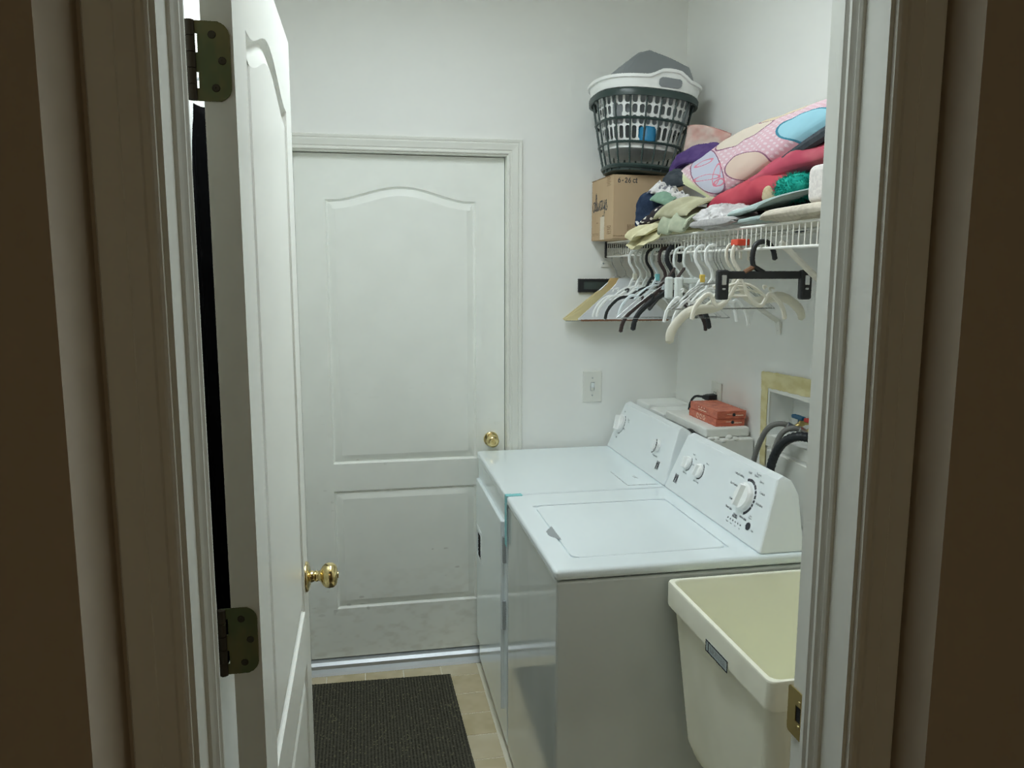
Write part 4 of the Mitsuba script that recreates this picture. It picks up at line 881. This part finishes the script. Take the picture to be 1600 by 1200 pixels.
single('lace_trim', patch([[(.958, 2.60, 1.868), (.972, 2.59, 1.882), (1.005, 2.60, 1.91)], [(.985, 2.55, 1.855), (1.00, 2.54, 1.868), (1.03, 2.55, 1.885)], [(1.01, 2.50, 1.825), (1.03, 2.49, 1.84), (1.06, 2.50, 1.858)], [(1.035, 2.44, 1.80), (1.055, 2.43, 1.81), (1.08, 2.45, 1.82)]], .018, 44, 26, .010, 40, 25, edge=.8, wave=.006, wfreq=7), 'm_lace', 'white lacy cloth with fringe on the navy garment', 'cloth', smooth=True)
single('green_cloth', patch([[(.955, 2.565, 1.842), (.965, 2.56, 1.856), (.985, 2.56, 1.865)], [(.970, 2.525, 1.830), (.985, 2.52, 1.848), (1.005, 2.53, 1.862)], [(.985, 2.49, 1.818), (1.0, 2.485, 1.832), (1.02, 2.49, 1.846)]], .018, 26, 26, .006, 30, 27, edge=.8), 'm_green_cloth', 'small sage-green cloth on the navy garment', 'cloth', smooth=True)
single('patterned_cloth', patch([[(.930, 2.60, 1.762), (.945, 2.59, 1.785), (.975, 2.60, 1.80)], [(.955, 2.54, 1.768), (.975, 2.53, 1.800), (1.01, 2.55, 1.82)], [(.99, 2.49, 1.778), (1.01, 2.48, 1.812), (1.05, 2.50, 1.83)], [(1.03, 2.44, 1.785), (1.05, 2.43, 1.812), (1.08, 2.45, 1.825)]], .032, 40, 28, .008, 30, 29, edge=.8), 'm_pattern', 'black-and-white patterned cloth under the navy garment', 'cloth', smooth=True)
single('navy_strap', tube([(.940, 2.640, 1.775), (.938, 2.61, 1.762), (.944, 2.585, 1.748), (.957, 2.57, 1.742)], .006, 8, 6, flat=(1, .6)), 'm_lace', 'white-flecked strap end at the foot of the navy garment', 'strap', smooth=40)
single('pouch', patch([[(1.135, 2.72, 2.03), (1.142, 2.72, 2.07), (1.140, 2.70, 2.108)], [(1.165, 2.70, 2.02), (1.18, 2.69, 2.065), (1.178, 2.68, 2.112)], [(1.20, 2.66, 2.01), (1.215, 2.65, 2.05), (1.218, 2.64, 2.095)], [(1.24, 2.62, 2.01), (1.25, 2.61, 2.04), (1.255, 2.60, 2.072)]], .030, 34, 30, .006, 24, 33, edge=.6), 'm_pouch', 'pale pink pouch standing behind the purple garment', 'pouch', smooth=True)
single('cream_cloth', patch([[(.905, 2.66, 1.735), (.885, 2.56, 1.712), (.895, 2.44, 1.728)], [(.935, 2.66, 1.755), (.925, 2.54, 1.740), (.935, 2.42, 1.752)], [(.985, 2.64, 1.760), (.985, 2.52, 1.762), (.985, 2.40, 1.765)], [(1.05, 2.62, 1.755), (1.05, 2.52, 1.755), (1.05, 2.40, 1.755)]], .020, 40, 40, .004, 20, 41, edge=.5, wave=.005, wdir=1, wfreq=2), 'm_cream', 'cream folded cloth hanging over the shelf lip, upper fold', 'cloth', 'cream cloths on the shelf lip', smooth=True)
single('cream_cloth', patch([[(.900, 2.64, 1.700), (.888, 2.54, 1.683), (.900, 2.42, 1.700)], [(.932, 2.64, 1.728), (.925, 2.53, 1.712), (.935, 2.40, 1.726)], [(.985, 2.62, 1.738), (.985, 2.52, 1.736), (.985, 2.39, 1.738)], [(1.245, 2.74, 1.740), (1.245, 2.50, 1.740), (1.245, 2.22, 1.740)]], .018, 40, 40, .004, 20, 43, edge=.5, wave=.005, wdir=1, wfreq=2), 'm_cream', 'cream folded cloth hanging over the shelf lip, lower fold', 'cloth', 'cream cloths on the shelf lip', smooth=True)
single('khaki_cloth', patch([[(.925, 2.46, 1.775), (.935, 2.36, 1.772), (.955, 2.24, 1.768)], [(.945, 2.46, 1.798), (.960, 2.36, 1.800), (.980, 2.24, 1.790)], [(.99, 2.46, 1.815), (1.01, 2.36, 1.822), (1.03, 2.24, 1.808)], [(1.07, 2.45, 1.815), (1.08, 2.36, 1.822), (1.09, 2.24, 1.81)]], .022, 40, 40, .006, 18, 45, edge=.5, wave=.006, wdir=1, wfreq=1.6), 'm_olive', 'khaki folded cloth on the pile under the pillow corner', 'cloth', smooth=True)
single('sage_cloth', patch([[(.925, 2.40, 1.722), (.930, 2.32, 1.722), (.945, 2.22, 1.728)], [(.930, 2.40, 1.748), (.940, 2.32, 1.752), (.955, 2.22, 1.752)], [(.955, 2.40, 1.772), (.970, 2.32, 1.778), (.985, 2.22, 1.772)], [(1.05, 2.40, 1.785), (1.06, 2.32, 1.785), (1.07, 2.22, 1.78)]], .022, 40, 40, .007, 24, 47, edge=.5, wave=.009, wdir=1, wfreq=2.4), 'm_sage', 'sage-green rumpled cloth below the khaki one', 'cloth', smooth=True)
single('plastic_bag', lump((1.010, 2.090, 1.757), (.078, .110, .036), .34, 26, 51, 5), 'm_film', 'crumpled greyish plastic bag between khaki and blue-green cloths', 'bag', smooth=True)
single('grey_towel', patch([[(.950, 2.18, 1.735), (.955, 2.05, 1.735), (.955, 1.92, 1.735)], [(.985, 2.18, 1.742), (.985, 2.05, 1.742), (.985, 1.92, 1.742)], [(1.255, 2.18, 1.742), (1.255, 2.05, 1.742), (1.255, 1.84, 1.742)]], .022, 30, 30, .004, 40, 53, edge=.4), 'm_grey_towel', 'grey towel flat on the shelf under the plastic bag', 'towel', smooth=True)
def fold_path(y0): return None
single('bluegreen_cloth', patch([[(.958, 1.985, 1.752), (.955, 1.93, 1.752), (.962, 1.84, 1.760)], [(.985, 1.99, 1.764), (.985, 1.92, 1.766), (.99, 1.82, 1.782)], [(1.04, 1.98, 1.768), (1.05, 1.90, 1.782), (1.05, 1.80, 1.800)], [(1.11, 1.96, 1.775), (1.12, 1.88, 1.798), (1.13, 1.78, 1.815)]], .016, 40, 40, .003, 18, 55, edge=.4), 'm_bluegreen', 'dusty blue-green folded cloth, upper layer beside the teal plush', 'cloth', 'blue-green cloths on the shelf', smooth=True)
single('bluegreen_cloth', patch([[(.962, 1.985, 1.733), (.960, 1.92, 1.732), (.968, 1.84, 1.736)], [(.99, 1.985, 1.738), (.99, 1.91, 1.738), (.995, 1.82, 1.745)], [(1.04, 1.98, 1.742), (1.05, 1.90, 1.745), (1.05, 1.80, 1.755)], [(1.11, 1.96, 1.748), (1.12, 1.88, 1.755), (1.13, 1.79, 1.765)]], .018, 40, 40, .003, 18, 57, edge=.4), 'm_bluegreen', 'dusty blue-green folded cloth, lower layer resting on the shelf wires', 'cloth', 'blue-green cloths on the shelf', smooth=True)
single('beige_towel', patch([[(.952, 1.80, 1.731), (.950, 1.68, 1.732), (.952, 1.50, 1.734)], [(.975, 1.81, 1.741), (.975, 1.68, 1.742), (.978, 1.50, 1.744)], [(1.06, 1.82, 1.742), (1.06, 1.68, 1.744), (1.06, 1.40, 1.746)], [(1.255, 1.82, 1.741), (1.255, 1.68, 1.742), (1.255, 1.40, 1.744)]], .030, 34, 40, .004, 50, 59, edge=.35), 'm_beige', 'beige folded towel on the near end of the shelf', 'towel', smooth=True)
single('white_towel', rbox(1.018, 1.13, 1.50, 1.715, 1.762, 1.850, .018), 'm_towel_white', 'white waffle towel folded on the beige towel beside the door frame', 'towel', smooth=35)
# tan ring and teal plush
single('tan_ring', frame(trimesh.creation.torus(.034, .0075, major_sections=36, minor_sections=10), (1.075, 2.005, 1.806), (0, .9, .436), (-.25, -.42, .87), (.968, 0, 0)), 'm_tan', 'tan rounded ring beside the teal plush', 'ring', smooth=True)
tl = thing('teal_plush', 'fuzzy teal plush with tan end on the blue-green cloth', 'plush')
put(tl + '__body', lump((1.088, 1.880, 1.820), (.040, .070, .030), .12, 30, 61, 3), 'm_teal', True)
put(tl + '__muzzle', lump((1.070, 1.952, 1.808), (.030, .030, .028), .10, 30, 62, 3), 'm_tan', True)
rg = np.random.default_rng(7); sph = rg.normal(size=(1500, 3)); sph /= np.linalg.norm(sph, axis=1, keepdims=True)
base = np.array([1.088, 1.880, 1.820]) + sph * np.array([.038, .068, .029]); V, F = [], []
for i, (b_, n_) in enumerate(zip(base, sph)):
    n_ = n_ + rg.normal(size=3) * .35 + np.array([0, -.5, .1]); n_ /= np.linalg.norm(n_); L = rg.uniform(.008, .020)
    s_ = np.cross(n_, (0, 0, 1)); s_ /= np.linalg.norm(s_) + 1e-9; k = len(V)
    V += [b_ - s_ * .0013, b_ + s_ * .0013, b_ + n_ * L + np.array([0, 0, -.003]), b_ + np.cross(n_, s_) * .0018]; F += [(k, k + 1, k + 2), (k + 1, k + 3, k + 2), (k + 3, k, k + 2)]
part(tl, 'pile', trimesh.Trimesh(np.array(V), np.array(F), process=False), 'm_teal', False, kind='stuff', label='teal shaggy pile')
